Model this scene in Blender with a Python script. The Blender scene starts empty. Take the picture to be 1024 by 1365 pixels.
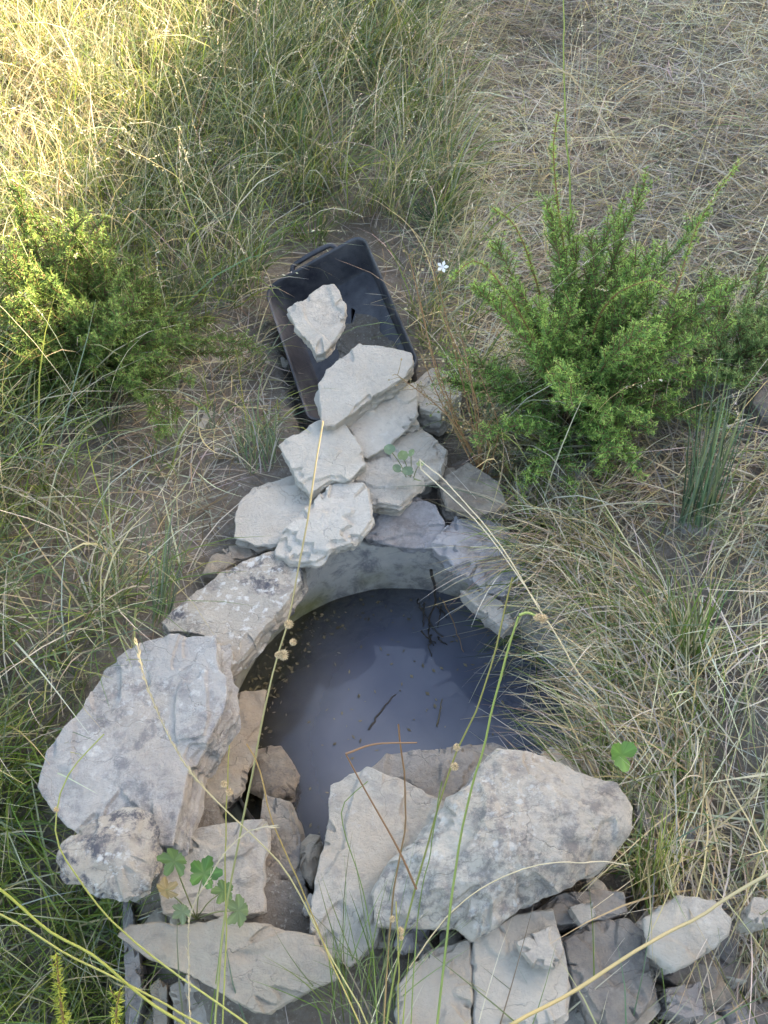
import bpy, math, random
import numpy as np
from mathutils import Vector
R = math.radians
random.seed(7); rng = np.random.default_rng(7)
S = bpy.context.scene
COL = S.collection
# ------------------------------------------------------------------ camera, sky, sun, exposure
PITCH = R(50); CAM = np.array([0., 0., 1.6]); FPX = 682.5/math.tan(R(30))
cd = bpy.data.cameras.new('camera'); cam = bpy.data.objects.new('camera', cd); COL.objects.link(cam)
cam.location = CAM; cam.rotation_euler = (R(90)-PITCH, 0, 0)
cd.sensor_fit = 'VERTICAL'; cd.sensor_height = 24; cd.lens = 12/math.tan(R(30)); cd.clip_start = .02; cd.clip_end = 3000
S.camera = cam
SUN_EL, SUN_AZ = R(31), R(62)        # azimuth clockwise from +Y
W = bpy.data.worlds.new('World'); S.world = W; W.use_nodes = True
wn = W.node_tree; bg = wn.nodes['Background']
sky = wn.nodes.new('ShaderNodeTexSky'); sky.sky_type = 'NISHITA'; sky.sun_disc = False
sky.sun_elevation = SUN_EL; sky.sun_rotation = SUN_AZ; sky.air_density = 1.0; sky.dust_density = 2.2
sky.ozone_density = .8
wn.links.new(sky.outputs[0], bg.inputs[0]); bg.inputs[1].default_value = .092
sd = bpy.data.lights.new('sun', 'SUN'); so = bpy.data.objects.new('sun', sd); COL.objects.link(so)
sd.energy = 5; sd.angle = R(.55); sd.color = (1, .86, .62)
sdir = Vector((math.sin(SUN_AZ)*math.cos(SUN_EL), math.cos(SUN_AZ)*math.cos(SUN_EL), math.sin(SUN_EL)))
so.rotation_euler = sdir.to_track_quat('Z', 'Y').to_euler()
S.view_settings.view_transform = 'Standard'; S.view_settings.look = 'None'
S.view_settings.gamma = 1; S.view_settings.exposure = 3.22
S.view_settings.use_white_balance = True; S.view_settings.white_balance_temperature = 7300
S.cycles.max_bounces = 8; S.cycles.transparent_max_bounces = 12
# ------------------------------------------------------------------ helpers
cp, sp = math.cos(PITCH), math.sin(PITCH)
FW = np.array([0, cp, -sp]); UP = np.array([0, sp, cp]); RT = np.array([1., 0, 0])
def ray(px, py):
    return FW + RT*((px-512)/FPX) + UP*((682.5-py)/FPX)      # depth along the view axis = 1
def dep(px, py, d): return CAM + ray(px, py)*d
def at(px, py, z=0., sx=0., sy=0., x0=0., y0=0.):             # pixel -> plane z + sx*(x-x0) + sy*(y-y0)
    r = ray(px, py)
    t = (z + sx*(CAM[0]-x0) + sy*(CAM[1]-y0) - CAM[2])/(r[2] - sx*r[0] - sy*r[1])
    return CAM + r*t
def proj(P):
    v = P - CAM; d = v@FW
    d = np.where(d < .05, .05, d)
    return 512 + FPX*(v@RT)/d, 682.5 - FPX*(v@UP)/d
def hsh(ix, iy, iz, s):
    h = (ix.astype(np.int64)*374761393 + iy.astype(np.int64)*668265263 + iz.astype(np.int64)*2147483647 + s*974711) & 0xffffffff
    h = ((h ^ (h >> 13))*1274126177) & 0xffffffff
    h = ((h ^ (h >> 15))*2246822519) & 0xffffffff
    return ((h ^ (h >> 16)) & 0xffffff)/float(0xffffff)
def vn(x, y, z=0., s=0):
    x, y, z = np.broadcast_arrays(np.asarray(x, float), np.asarray(y, float), np.asarray(z, float))
    ix, iy, iz = np.floor(x), np.floor(y), np.floor(z)
    fx, fy, fz = x-ix, y-iy, z-iz
    fx, fy, fz = [f*f*(3-2*f) for f in (fx, fy, fz)]
    r = 0
    for a in (0, 1):
        for b in (0, 1):
            for c in (0, 1):
                r = r + hsh(ix+a, iy+b, iz+c, s)*(fx if a else 1-fx)*(fy if b else 1-fy)*(fz if c else 1-fz)
    return r*2-1
def fbm(x, y, z=0., o=4, s=0):
    r = 0; a = 1; t = 0
    for k in range(o):
        r = r + a*vn(np.asarray(x)*2**k, np.asarray(y)*2**k, np.asarray(z)*2**k, s+k*17); t += a; a *= .5
    return r/t
def ss(a, b, x):
    t = np.clip((x-a)/(b-a), 0, 1); return t*t*(3-2*t)
def inpoly(x, y, P):
    x = np.asarray(x); y = np.asarray(y); r = np.zeros(x.shape, bool); n = len(P)
    for i in range(n):
        x1, y1 = P[i]; x2, y2 = P[(i+1) % n]
        if y1 == y2: continue
        r ^= ((y1 > y) != (y2 > y)) & (x < (x2-x1)*(y-y1)/(y2-y1)+x1)
    return r
def mesh_np(name, V, F, mat, parent=None, smooth=False, colors=None, loc=None, sharp=None):
    """V (n,3); F list of int arrays (k,3) or (k,4)"""
    V = np.asarray(V, np.float32); me = bpy.data.meshes.new(name)
    F = [np.asarray(f, np.int32) for f in (F if isinstance(F, list) else [F]) if len(f)]
    li = np.concatenate([f.ravel() for f in F]); sz = np.concatenate([np.full(len(f), f.shape[1], np.int32) for f in F])
    st = np.concatenate([[0], np.cumsum(sz)[:-1]]).astype(np.int32)
    me.vertices.add(len(V)); me.vertices.foreach_set('co', V.ravel())
    me.loops.add(len(li)); me.loops.foreach_set('vertex_index', li)
    me.polygons.add(len(sz)); me.polygons.foreach_set('loop_start', st); me.polygons.foreach_set('loop_total', sz)
    me.polygons.foreach_set('use_smooth', np.full(len(sz), smooth))
    me.update(calc_edges=True); me.validate()
    if sharp is not None: me.set_sharp_from_angle(angle=sharp)
    if colors is not None:
        c = np.ones((len(V), 4), np.float32); c[:, :3] = colors
        a = me.attributes.new('Col', 'FLOAT_COLOR', 'POINT'); a.data.foreach_set('color', c.ravel())
    if mat: me.materials.append(mat)
    o = bpy.data.objects.new(name, me); COL.objects.link(o)
    if parent: o.parent = parent
    if loc is not None: o.location = loc
    return o
def tag(o, label=None, cat=None, group=None, kind=None):
    if label: o['label'] = label
    if cat: o['category'] = cat
    if group: o['group'] = group
    if kind: o['kind'] = kind
    return o
def empty(name, loc, label=None, cat=None, group=None):
    o = bpy.data.objects.new(name, None); COL.objects.link(o); o.location = loc
    o.empty_display_size = .05
    return tag(o, label, cat, group)
class MB:
    def __init__(s): s.V = []; s.F4 = []; s.F3 = []; s.C = []; s.n = 0
    def add(s, V, F, c=None):
        V = np.asarray(V, float); F = np.asarray(F, int)+s.n
        (s.F4 if F.shape[1] == 4 else s.F3).append(F); s.V.append(V); s.n += len(V)
        s.C.append(np.broadcast_to(np.asarray(c if c is not None else (1, 1, 1), float), (len(V), 3)))
    def tube(s, P, r, k=6, c=None, cap=True):
        P = np.asarray(P, float); n = len(P); r = np.broadcast_to(np.asarray(r, float), (n,))
        T = np.gradient(P, axis=0); T /= np.linalg.norm(T, axis=1)[:, None]+1e-9
        a = np.cross(T, [.31, .17, .93]); a /= np.linalg.norm(a, axis=1)[:, None]+1e-9; b = np.cross(T, a)
        th = np.arange(k)*2*math.pi/k
        V = P[:, None]+r[:, None, None]*(a[:, None]*np.cos(th)[None, :, None]+b[:, None]*np.sin(th)[None, :, None])
        i = np.arange(n-1)[:, None]*k; j = np.arange(k)[None]
        F = np.stack([i+j, i+(j+1) % k, i+k+(j+1) % k, i+k+j], -1).reshape(-1, 4)
        if c is not None and np.ndim(c) == 2: c = np.repeat(np.asarray(c), k, 0)
        s.add(V.reshape(-1, 3), F, c)
    def build(s, name, mat, parent=None, loc=None, smooth=True, off=None, colors=True):
        V = np.concatenate(s.V)
        if off is not None: V = V-off
        F = ([np.concatenate(s.F4)] if s.F4 else [])+([np.concatenate(s.F3)] if s.F3 else [])
        return mesh_np(name, V, F, mat, parent, smooth, np.concatenate(s.C) if colors else None, loc)
def smoothpath(P, n=24):
    P = np.asarray(P, float); m = len(P)
    d = np.concatenate([[0], np.cumsum(np.linalg.norm(np.diff(P, axis=0), axis=1))]); d /= d[-1]
    Q = np.concatenate([[2*P[0]-P[1]], P, [2*P[-1]-P[-2]]]); out = []
    for u in np.linspace(0, 1, n):
        k = min(int(np.searchsorted(d, u, side='right'))-1, m-2); k = max(k, 0)
        t = (u-d[k])/(d[k+1]-d[k]+1e-9); p0, p1, p2, p3 = Q[k:k+4]
        out.append(.5*((2*p1)+(-p0+p2)*t+(2*p0-5*p1+4*p2-p3)*t*t+(-p0+3*p1-3*p2+p3)*t**3))
    return np.array(out)
# ------------------------------------------------------------------ materials
def newmat(name):
    m = bpy.data.materials.new(name); m.use_nodes = True; nt = m.node_tree
    b = nt.nodes['Principled BSDF']; return m, nt, b
class NT:
    def __init__(s, nt): s.nt = nt
    def n(s, t, **k):
        x = s.nt.nodes.new('ShaderNode'+t)
        for a, b in k.items(): setattr(x, a, b)
        return x
    def l(s, a, b): s.nt.links.new(a, b)
    def noise(s, vec, scale, detail=6, rough=.6, dist=0.):
        x = s.n('TexNoise'); x.inputs['Scale'].default_value = scale; x.inputs['Detail'].default_value = detail
        x.inputs['Roughness'].default_value = rough; x.inputs['Distortion'].default_value = dist
        if vec is not None: s.l(vec, x.inputs['Vector'])
        return x.outputs['Fac']
    def ramp(s, fac, stops, interp='LINEAR'):
        x = s.n('ValToRGB'); r = x.color_ramp; r.interpolation = interp
        while len(r.elements) < len(stops): r.elements.new(.5)
        for e, (p, c) in zip(r.elements, stops):
            e.position = p; e.color = (*(c if hasattr(c, '__len__') else (c, c, c)), 1)
        s.l(fac, x.inputs[0]); return x.outputs[0]
    def mix(s, fac, a, b, mode='MIX'):
        x = s.n('Mix', data_type='RGBA', blend_type=mode)
        for v, i in ((fac, 0), (a, 6), (b, 7)):
            if hasattr(v, 'links'): s.l(v, x.inputs[i])
            elif hasattr(v, '__len__'): x.inputs[i].default_value = (*v, 1)
            else: x.inputs[i].default_value = v
        return x.outputs[2]
    def math(s, op, a, b=0.):
        x = s.n('Math', operation=op)
        for v, i in ((a, 0), (b, 1)):
            if hasattr(v, 'links'): s.l(v, x.inputs[i])
            else: x.inputs[i].default_value = v
        return x.outputs[0]
def rock_mat(name, c1, c2, warm=.3, dark=.3, white=.2, warmc=(.42, .30, .19), darkc=(.09, .09, .105), bump=.5, soil=0.):
    m, nt, b = newmat(name); N = NT(nt)
    tc = N.n('TexCoord'); oi = N.n('ObjectInfo'); va = N.n('VectorMath', operation='ADD')
    N.l(tc.outputs['Object'], va.inputs[0])
    ml = N.math('MULTIPLY', oi.outputs['Random'], 37.); N.l(ml, va.inputs[1]); v = va.outputs[0]
    col = N.mix(N.ramp(N.noise(v, 9, 5, .6, .3), [(.35, 0), (.65, 1)]), c1, c2)
    r2 = N.math('FRACT', N.math('MULTIPLY', oi.outputs['Random'], 7.31)); col = N.mix(N.math('MULTIPLY', r2, .30), col, (.46, .385, .28))
    col = N.mix(N.ramp(N.noise(v, 70, 6, .7), [(.3, 0), (.7, .55)]), col, tuple(x*.72 for x in c1))
    if warm: col = N.mix(N.math('MULTIPLY', N.ramp(N.noise(v, 6.3, 5, .65, .5), [(.47, 0), (.68, 1)]), warm), col, warmc)
    if dark:
        d1 = N.ramp(N.noise(v, 34, 9, .78, .2), [(.46, 0), (.58, 1)])
        d2 = N.ramp(N.noise(v, 6.5, 4, .6), [(.42, .05), (.54, 1)])
        col = N.mix(N.math('MULTIPLY', N.math('MULTIPLY', d1, d2), dark), col, darkc)
    if white:
        w1 = N.ramp(N.noise(v, 60, 6, .6, .1), [(.55, 0), (.64, 1)])
        w2 = N.ramp(N.noise(v, 7.1, 2, .5), [(.45, 0), (.6, 1)])
        col = N.mix(N.math('MULTIPLY', N.math('MULTIPLY', w1, w2), white*.85), col, (.68, .68, .64))
    if soil:
        s1 = N.ramp(N.noise(v, 14, 6, .7), [(.5, 0), (.62, 1)])
        col = N.mix(N.math('MULTIPLY', s1, soil), col, (.17, .135, .10))
    # fine cracks following the bedding
    vs = N.n('VectorMath', operation='MULTIPLY'); vs.inputs[1].default_value = (1, 1.9, 1); N.l(v, vs.inputs[0])
    vo = N.n('TexVoronoi', feature='DISTANCE_TO_EDGE'); vo.inputs['Scale'].default_value = 6.5
    dn = N.n('TexNoise'); dn.inputs['Scale'].default_value = 9; dn.inputs['Detail'].default_value = 5; N.l(v, dn.inputs['Vector'])
    mx = N.n('VectorMath', operation='MULTIPLY_ADD'); N.l(dn.outputs['Color'], mx.inputs[0]); mx.inputs[1].default_value = (.25, .25, .25); N.l(vs.outputs[0], mx.inputs[2])
    N.l(mx.outputs[0], vo.inputs['Vector'])
    ck = N.math('MULTIPLY', N.ramp(vo.outputs['Distance'], [(.0, 1), (.012, 0)]), N.ramp(N.noise(v, 8, 2, .5), [(.48, 0), (.56, 1)]))
    col = N.mix(N.math('MULTIPLY', ck, .28), col, (.08, .075, .07))
    hs = N.n('HueSaturation'); N.l(col, hs.inputs['Color'])
    N.l(N.math('ADD', N.math('MULTIPLY', oi.outputs['Random'], .24), .93), hs.inputs['Value']); col = hs.outputs[0]
    N.l(col, b.inputs['Base Color']); b.inputs['Roughness'].default_value = .86
    b.inputs['Specular IOR Level'].default_value = .3
    h = N.math('ADD', N.math('MULTIPLY', N.noise(v, 30, 10, .78, .4), 1.6), N.math('MULTIPLY', N.noise(v, 190, 4, .6), .35))
    h = N.math('SUBTRACT', h, N.math('MULTIPLY', ck, .35))
    bp = N.n('Bump'); bp.inputs['Strength'].default_value = min(1, bump*1.5); bp.inputs['Distance'].default_value = .016
    N.l(h, bp.inputs['Height']); N.l(bp.outputs[0], b.inputs['Normal'])
    return m
M = {}
M['pale'] = rock_mat('limestone_pale', (.57, .515, .43), (.47, .435, .375), warm=.35, dark=.25, white=.25)
M['clean'] = rock_mat('limestone_fresh', (.56, .515, .44), (.47, .44, .385), warm=.3, dark=.1, white=.1)
M['grey'] = rock_mat('limestone_grey', (.46, .43, .39), (.37, .35, .325), warm=.3, dark=.55, white=.45)
M['lichen'] = rock_mat('limestone_lichen', (.54, .50, .43), (.42, .395, .35), warm=.35, dark=.95, white=.9)
M['buff'] = rock_mat('limestone_buff', (.42, .36, .27), (.36, .32, .27), warm=.6, dark=.2, white=.1)
M['brown'] = rock_mat('limestone_dirty', (.28, .24, .19), (.38, .34, .28), warm=.5, dark=.5, white=.05, soil=.6)
M['dark'] = rock_mat('limestone_dark', (.25, .22, .19), (.33, .30, .26), warm=.3, dark=.6, white=.12)
M['blue'] = rock_mat('limestone_bluish', (.40, .385, .38), (.33, .32, .325), warm=.25, dark=.35, white=.15, soil=.25)
def blade_mat(name, trans=.35, rough=.6, spec=.25):
    m, nt, b = newmat(name); N = NT(nt); a = N.n('Attribute', attribute_name='Col')
    b.inputs['Roughness'].default_value = rough; b.inputs['Specular IOR Level'].default_value = spec
    N.l(a.outputs['Color'], b.inputs['Base Color'])
    t = N.n('BsdfTranslucent'); N.l(a.outputs['Color'], t.inputs['Color'])
    x = N.n('MixShader'); x.inputs[0].default_value = trans; N.l(b.outputs[0], x.inputs[1]); N.l(t.outputs[0], x.inputs[2])
    N.l(x.outputs[0], nt.nodes['Material Output'].inputs['Surface']); return m
M['blade'] = blade_mat('grass_blade', .42); M['needle'] = blade_mat('juniper_needle', .25, .55)
M['stem'] = blade_mat('stem', .08, .5, .35); M['leaf'] = blade_mat('leaf', .3, .5, .35)
# soil
m, nt, b = newmat('soil'); N = NT(nt); tc = N.n('TexCoord'); v = tc.outputs['Object']
c = N.mix(N.ramp(N.noise(v, 3.5, 6, .6), [(.35, 0), (.65, 1)]), (.21, .185, .155), (.30, .27, .23))
c = N.mix(N.ramp(N.noise(v, 55, 6, .75), [(.35, 0), (.7, 1)]), c, (.15, .12, .09))
c = N.mix(N.ramp(N.noise(v, 120, 3, .6), [(.6, 0), (.66, 1)]), c, (.33, .30, .25))
N.l(c, b.inputs['Base Color']); b.inputs['Roughness'].default_value = .95; b.inputs['Specular IOR Level'].default_value = .15
bp = N.n('Bump'); bp.inputs['Strength'].default_value = .8; bp.inputs['Distance'].default_value = .02
N.l(N.noise(v, 60, 8, .75), bp.inputs['Height']); N.l(bp.outputs[0], b.inputs['Normal']); M['soil'] = m
# ------------------------------------------------------------------ terrain
# rim frame of the tub: three corners of its lip
TA = at(350, 384, .07); TB = at(484, 308, .21); TC = at(414, 568, -.01)
tex = TB-TA; TWd = np.linalg.norm(tex); tex = tex/TWd
tey = TA-TC; tey = tey-tex*(tey@tex); TLn = np.linalg.norm(tey); tey = tey/TLn; tez = np.cross(tex, tey)
PILE = (*at(500, 620, .05)[:2], .055)
TCT = TA+tex*TWd/2-tey*TLn/2; TDP = .11
PC = at(535, 972, -.2); PCX, PCY = PC[0], PC[1]; PR = .378; WATER = -.2
def H(x, y, fine=True):
    x = np.asarray(x, float); y = np.asarray(y, float)
    z = .10*ss(1.6, 4.5, y)*(y-1.6)
    z = z+.16*ss(.45, 1.5, x)+.05*np.clip(x-1.5, 0, 30)
    z = z-.22*ss(-.25, -.6, x)*ss(1.15, .55, y) - .10*ss(.8, .3, y)
    z = z+.035*fbm(x*1.7, y*1.7, 0, 3, 5)
    far = np.hypot(x, y); z = z+np.clip(far-8, 0, 200)*.02*fbm(x*.03, y*.03, 0, 3, 9)
    if fine: z = z+.018*fbm(x*9, y*9, 0, 4, 3)+.006*fbm(x*45, y*45, 0, 3, 4)
    z = z+PILE[2]*np.exp(-((x-PILE[0])/.13)**2-((y-PILE[1])/.26)**2)
    rx, ry = x-TCT[0], y-TCT[1]; u_ = np.abs(rx*tex[0]+ry*tex[1])/np.hypot(tex[0], tex[1])-TWd/2+.03; v_ = np.abs(rx*tey[0]+ry*tey[1])/np.hypot(tey[0], tey[1])-TLn/2+.03
    dd_ = np.maximum(u_, v_); pit = TCT[2]+(rx*tex[0]+ry*tex[1])*tex[2]*.9+(rx*tey[0]+ry*tey[1])*tey[2]*.9-TDP-.03
    k_ = 1-ss(-.015, .035, dd_); z = z*(1-k_)+np.minimum(z, pit)*k_
    d = np.hypot(x-PCX, y-PCY)
    z = z*ss(.42, .75, d)+(-.03)*(1-ss(.42, .75, d))
    z = np.where(d < .425, -.75+(z+.75)*ss(.40, .425, d), z)
    return z
def axis(a, b, step, lo, hi):
    core = list(np.arange(a, b, step)); s = step; x = a; L = []
    while x > lo: s *= 1.22; x -= s; L.append(x)
    s = step; x = core[-1]; Rr = []
    while x < hi: s *= 1.22; x += s; Rr.append(x)
    return np.array(L[::-1]+core+Rr)
gx = axis(-1.7, 2.0, .0125, -300, 300); gy = axis(.1, 4.2, .0125, -300, 300)
X, Y = np.meshgrid(gx, gy); Z = H(X, Y)
n1, n2 = X.shape; i = np.arange(n1-1)[:, None]*n2+np.arange(n2-1)[None]
F = np.stack([i, i+1, i+n2+1, i+n2], -1).reshape(-1, 4)
g = mesh_np('ground', np.stack([X, Y, Z], -1).reshape(-1, 3), F, M['soil'], smooth=True); tag(g, 'brown stony soil of the grassy slope', 'ground', kind='structure')
def ground_at(px, py, h=0.):
    r = ray(px, py); t = .6
    for _ in range(400):
        p = CAM+r*t
        if p[2] <= float(H(p[0], p[1], False))+h: break
        t += .01
    return CAM+r*t
# unseen ridge added outside the frame, shaped to cast its shade on the spring
sh = np.array([math.sin(SUN_AZ), math.cos(SUN_AZ)]); D = 15.
E0 = np.array([-1.26, .4]); E1 = np.array([-1.05, 3.6]); ed = (E1-E0)/np.linalg.norm(E1-E0)
u = np.linspace(-40, 40, 161); w = np.linspace(-9, 14, 47)
U, Wd = np.meshgrid(u, w)
prof = np.where(Wd < 0, ss(-9, 0, Wd), 1-.4*ss(0, 14, Wd))
base = E0+sh*D; nrm = np.array([ed[1], -ed[0]])
HX = base[0]+ed[0]*U+nrm[0]*Wd; HY = base[1]+ed[1]*U+nrm[1]*Wd
top = D*math.tan(SUN_EL)-.40
HZ = top*prof + .07*fbm(HX*.5, HY*.5, 0, 4, 8)*prof - .3*(1-prof)
HZ = np.where(Wd == w.min(), -1, HZ)
n1, n2 = HX.shape; i = np.arange(n1-1)[:, None]*n2+np.arange(n2-1)[None]
F = np.stack([i, i+1, i+n2+1, i+n2], -1).reshape(-1, 4)
m, nt, b = newmat('shade_ridge_grass'); N = NT(nt); tc = N.n('TexCoord')
N.l(N.ramp(N.noise(tc.outputs['Object'], .6, 8, .7), [(.3, (.10, .12, .05)), (.7, (.30, .26, .15))]), b.inputs['Base Color']); b.inputs['Roughness'].default_value = .95
shade_ridge = mesh_np('shade_ridge', np.stack([HX, HY, HZ], -1).reshape(-1, 3), F, m, smooth=True); tag(shade_ridge, 'unseen grassy ridge added on the right to shade the spring', 'shade_ridge', kind='structure')
k = 16000  # leaf clumps added on the unseen ridge to break up its shadow edge
uu = rng.uniform(-14, 14, k); hh = rng.random(k)**1.4*(.05+.25*np.clip(fbm(uu*1.1, 0, 0, 3, 31)+.35, 0, 1.2)); ww = rng.normal(0, .35, k)
P = np.stack([base[0]+ed[0]*uu+nrm[0]*ww, base[1]+ed[1]*uu+nrm[1]*ww, top-.15+hh], -1)
A = rng.normal(size=(k, 3)); A /= np.linalg.norm(A, axis=1)[:, None]; B = np.cross(A, rng.normal(size=(k, 3))); B /= np.linalg.norm(B, axis=1)[:, None]
s = rng.uniform(.03, .075, (k, 1)); V = np.stack([P-A*s, P-B*s*.6, P+A*s, P+B*s*.6], 1).reshape(-1, 3)
tag(mesh_np('shade_leaves', V, np.arange(4*k).reshape(-1, 4), M['leaf'], colors=np.tile([.06, .09, .03], (4*k, 1))), 'unseen leaf clumps added along the ridge to dapple its shade edge', 'shade_leaves', kind='stuff')
# ------------------------------------------------------------------ the basin ring and the water
m, nt, b = newmat('concrete_ring'); N = NT(nt); tc = N.n('TexCoord'); v = tc.outputs['Object']
sx = N.n('SeparateXYZ'); N.l(v, sx.inputs[0]); zz = N.math('ADD', sx.outputs[2], N.math('MULTIPLY', N.math('SUBTRACT', N.noise(v, 9, 5, .6), .5), .12))
c = N.mix(N.ramp(N.noise(v, 12, 7, .65), [(.35, 0), (.65, 1)]), (.54, .50, .43), (.40, .38, .345))
c = N.mix(N.math('MULTIPLY', N.ramp(N.noise(v, 20, 6, .7, .4), [(.47, 0), (.62, 1)]), .75), c, (.13, .13, .15))
mr = N.n('MapRange'); N.l(zz, mr.inputs[0]); mr.inputs[1].default_value = -.08; mr.inputs[2].default_value = -.15
alg = N.math('MULTIPLY', mr.outputs[0], N.ramp(N.noise(v, 4, 3, .5), [(.40, .15), (.6, 1)]))
c = N.mix(N.math('MULTIPLY', alg, .9), c, (.20, .19, .04))
N.l(c, b.inputs['Base Color']); b.inputs['Roughness'].default_value = .75
bp = N.n('Bump'); bp.inputs['Strength'].default_value = .5; bp.inputs['Distance'].default_value = .006; N.l(N.noise(v, 60, 8, .7), bp.inputs['Height']); N.l(bp.outputs[0], b.inputs['Normal']); M['ring'] = m
nt_ = 256; prof = [(.045, -.72), (.045, -.05), (.047, -.012), (.042, -.001), (.006, 0), (.002, -.004), (0, -.012)]+[(0, zz_) for zz_ in np.linspace(-.03, -.72, 24)]
th = np.linspace(0, 2*math.pi, nt_, endpoint=False); V = []
for (dr, z_) in prof:
    chip = 0.
    if z_ > -.04: chip = -.014*np.clip(fbm(th*9, 0, 0, 4, 2)-.1, 0, 1)-.022*np.exp(-((th-R(100))/.05)**2)
    low = .13*ss(-.05, -.25, np.sin(th))*ss(.75, .45, np.cos(th)); 
    if z_ > -.06: chip = chip-low
    rr = PR+dr+.0035*fbm(np.cos(th)*6, np.sin(th)*6, z_*12, 4, 6)
    V.append(np.stack([rr*np.cos(th), rr*np.sin(th), z_+chip+0*th], -1))
V = np.array(V); i = np.arange(len(prof)-1)[:, None]*nt_; j = np.arange(nt_)[None]
F = np.stack([i+j, i+nt_+j, i+nt_+(j+1) % nt_, i+(j+1) % nt_], -1).reshape(-1, 4)
ring = mesh_np('spring_basin', V.reshape(-1, 3), F, M['ring'], smooth=True, sharp=R(40), loc=(PCX, PCY, -.005))
tag(ring, 'round grey basin wall with green algae around the dark water', 'basin')
# mud floor
m, nt, b = newmat('mud'); N = NT(nt); tc = N.n('TexCoord')
N.l(N.ramp(N.noise(tc.outputs['Object'], 7, 6, .6), [(.3, (.06, .05, .03)), (.7, (.16, .135, .07))]), b.inputs['Base Color'])
rr = np.linspace(0, PR+.02, 40)[:, None]; x_ = rr*np.cos(th[::2])[None]; y_ = rr*np.sin(th[::2])[None]
z_ = -.43+.17*ss(-.05, -.36, x_)*ss(.35, -.1, y_)+.02*fbm(x_*9, y_*9, 0, 4, 12)
i = np.arange(39)[:, None]*128; j = np.arange(128)[None]
F = np.stack([i+j, i+128+j, i+128+(j+1) % 128, i+(j+1) % 128], -1).reshape(-1, 4)
tag(mesh_np('mud', np.stack([x_, y_, z_], -1).reshape(-1, 3), F, m, smooth=True, loc=(PCX, PCY, 0)), 'dark mud on the bottom of the basin', 'mud', kind='structure')
m, nt, b = newmat('water'); N = NT(nt); tc = N.n('TexCoord'); v = tc.outputs['Object']
out = nt.nodes['Material Output']; nt.nodes.remove(b)
gl = N.n('BsdfGlossy'); gl.inputs['Roughness'].default_value = .035; fr = N.n('Fresnel'); fr.inputs[0].default_value = 1.36
df = N.n('BsdfDiffuse'); N.l(N.ramp(N.noise(v, 2.2, 3, .5), [(.35, (.085, .095, .13)), (.65, (.19, .20, .225))]), df.inputs[0])
tr = N.n('BsdfTransparent'); tr.inputs[0].default_value = (.62, .60, .45, 1)
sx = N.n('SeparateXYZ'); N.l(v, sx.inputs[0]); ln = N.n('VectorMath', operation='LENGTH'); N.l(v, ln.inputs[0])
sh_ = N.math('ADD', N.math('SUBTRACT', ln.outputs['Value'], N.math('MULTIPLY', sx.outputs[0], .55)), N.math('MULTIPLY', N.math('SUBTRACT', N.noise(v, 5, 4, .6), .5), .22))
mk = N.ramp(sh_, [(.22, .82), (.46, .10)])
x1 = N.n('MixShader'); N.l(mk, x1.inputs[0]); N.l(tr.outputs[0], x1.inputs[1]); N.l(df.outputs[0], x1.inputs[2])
x2 = N.n('MixShader'); N.l(fr.outputs[0], x2.inputs[0]); N.l(x1.outputs[0], x2.inputs[1]); N.l(gl.outputs[0], x2.inputs[2])
bp = N.n('Bump'); bp.inputs['Strength'].default_value = .06; bp.inputs['Distance'].default_value = .01; N.l(N.noise(v, 14, 2, .5), bp.inputs['Height'])
N.l(bp.outputs[0], gl.inputs['Normal']); N.l(x2.outputs[0], out.inputs['Surface'])
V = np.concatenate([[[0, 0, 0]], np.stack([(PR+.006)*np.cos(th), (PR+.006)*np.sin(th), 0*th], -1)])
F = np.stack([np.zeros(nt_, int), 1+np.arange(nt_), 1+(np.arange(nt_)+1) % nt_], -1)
tag(mesh_np('water', V, F, m, loc=(PCX, PCY, WATER)), 'still dark blue water in the basin', 'water', kind='structure')
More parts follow.
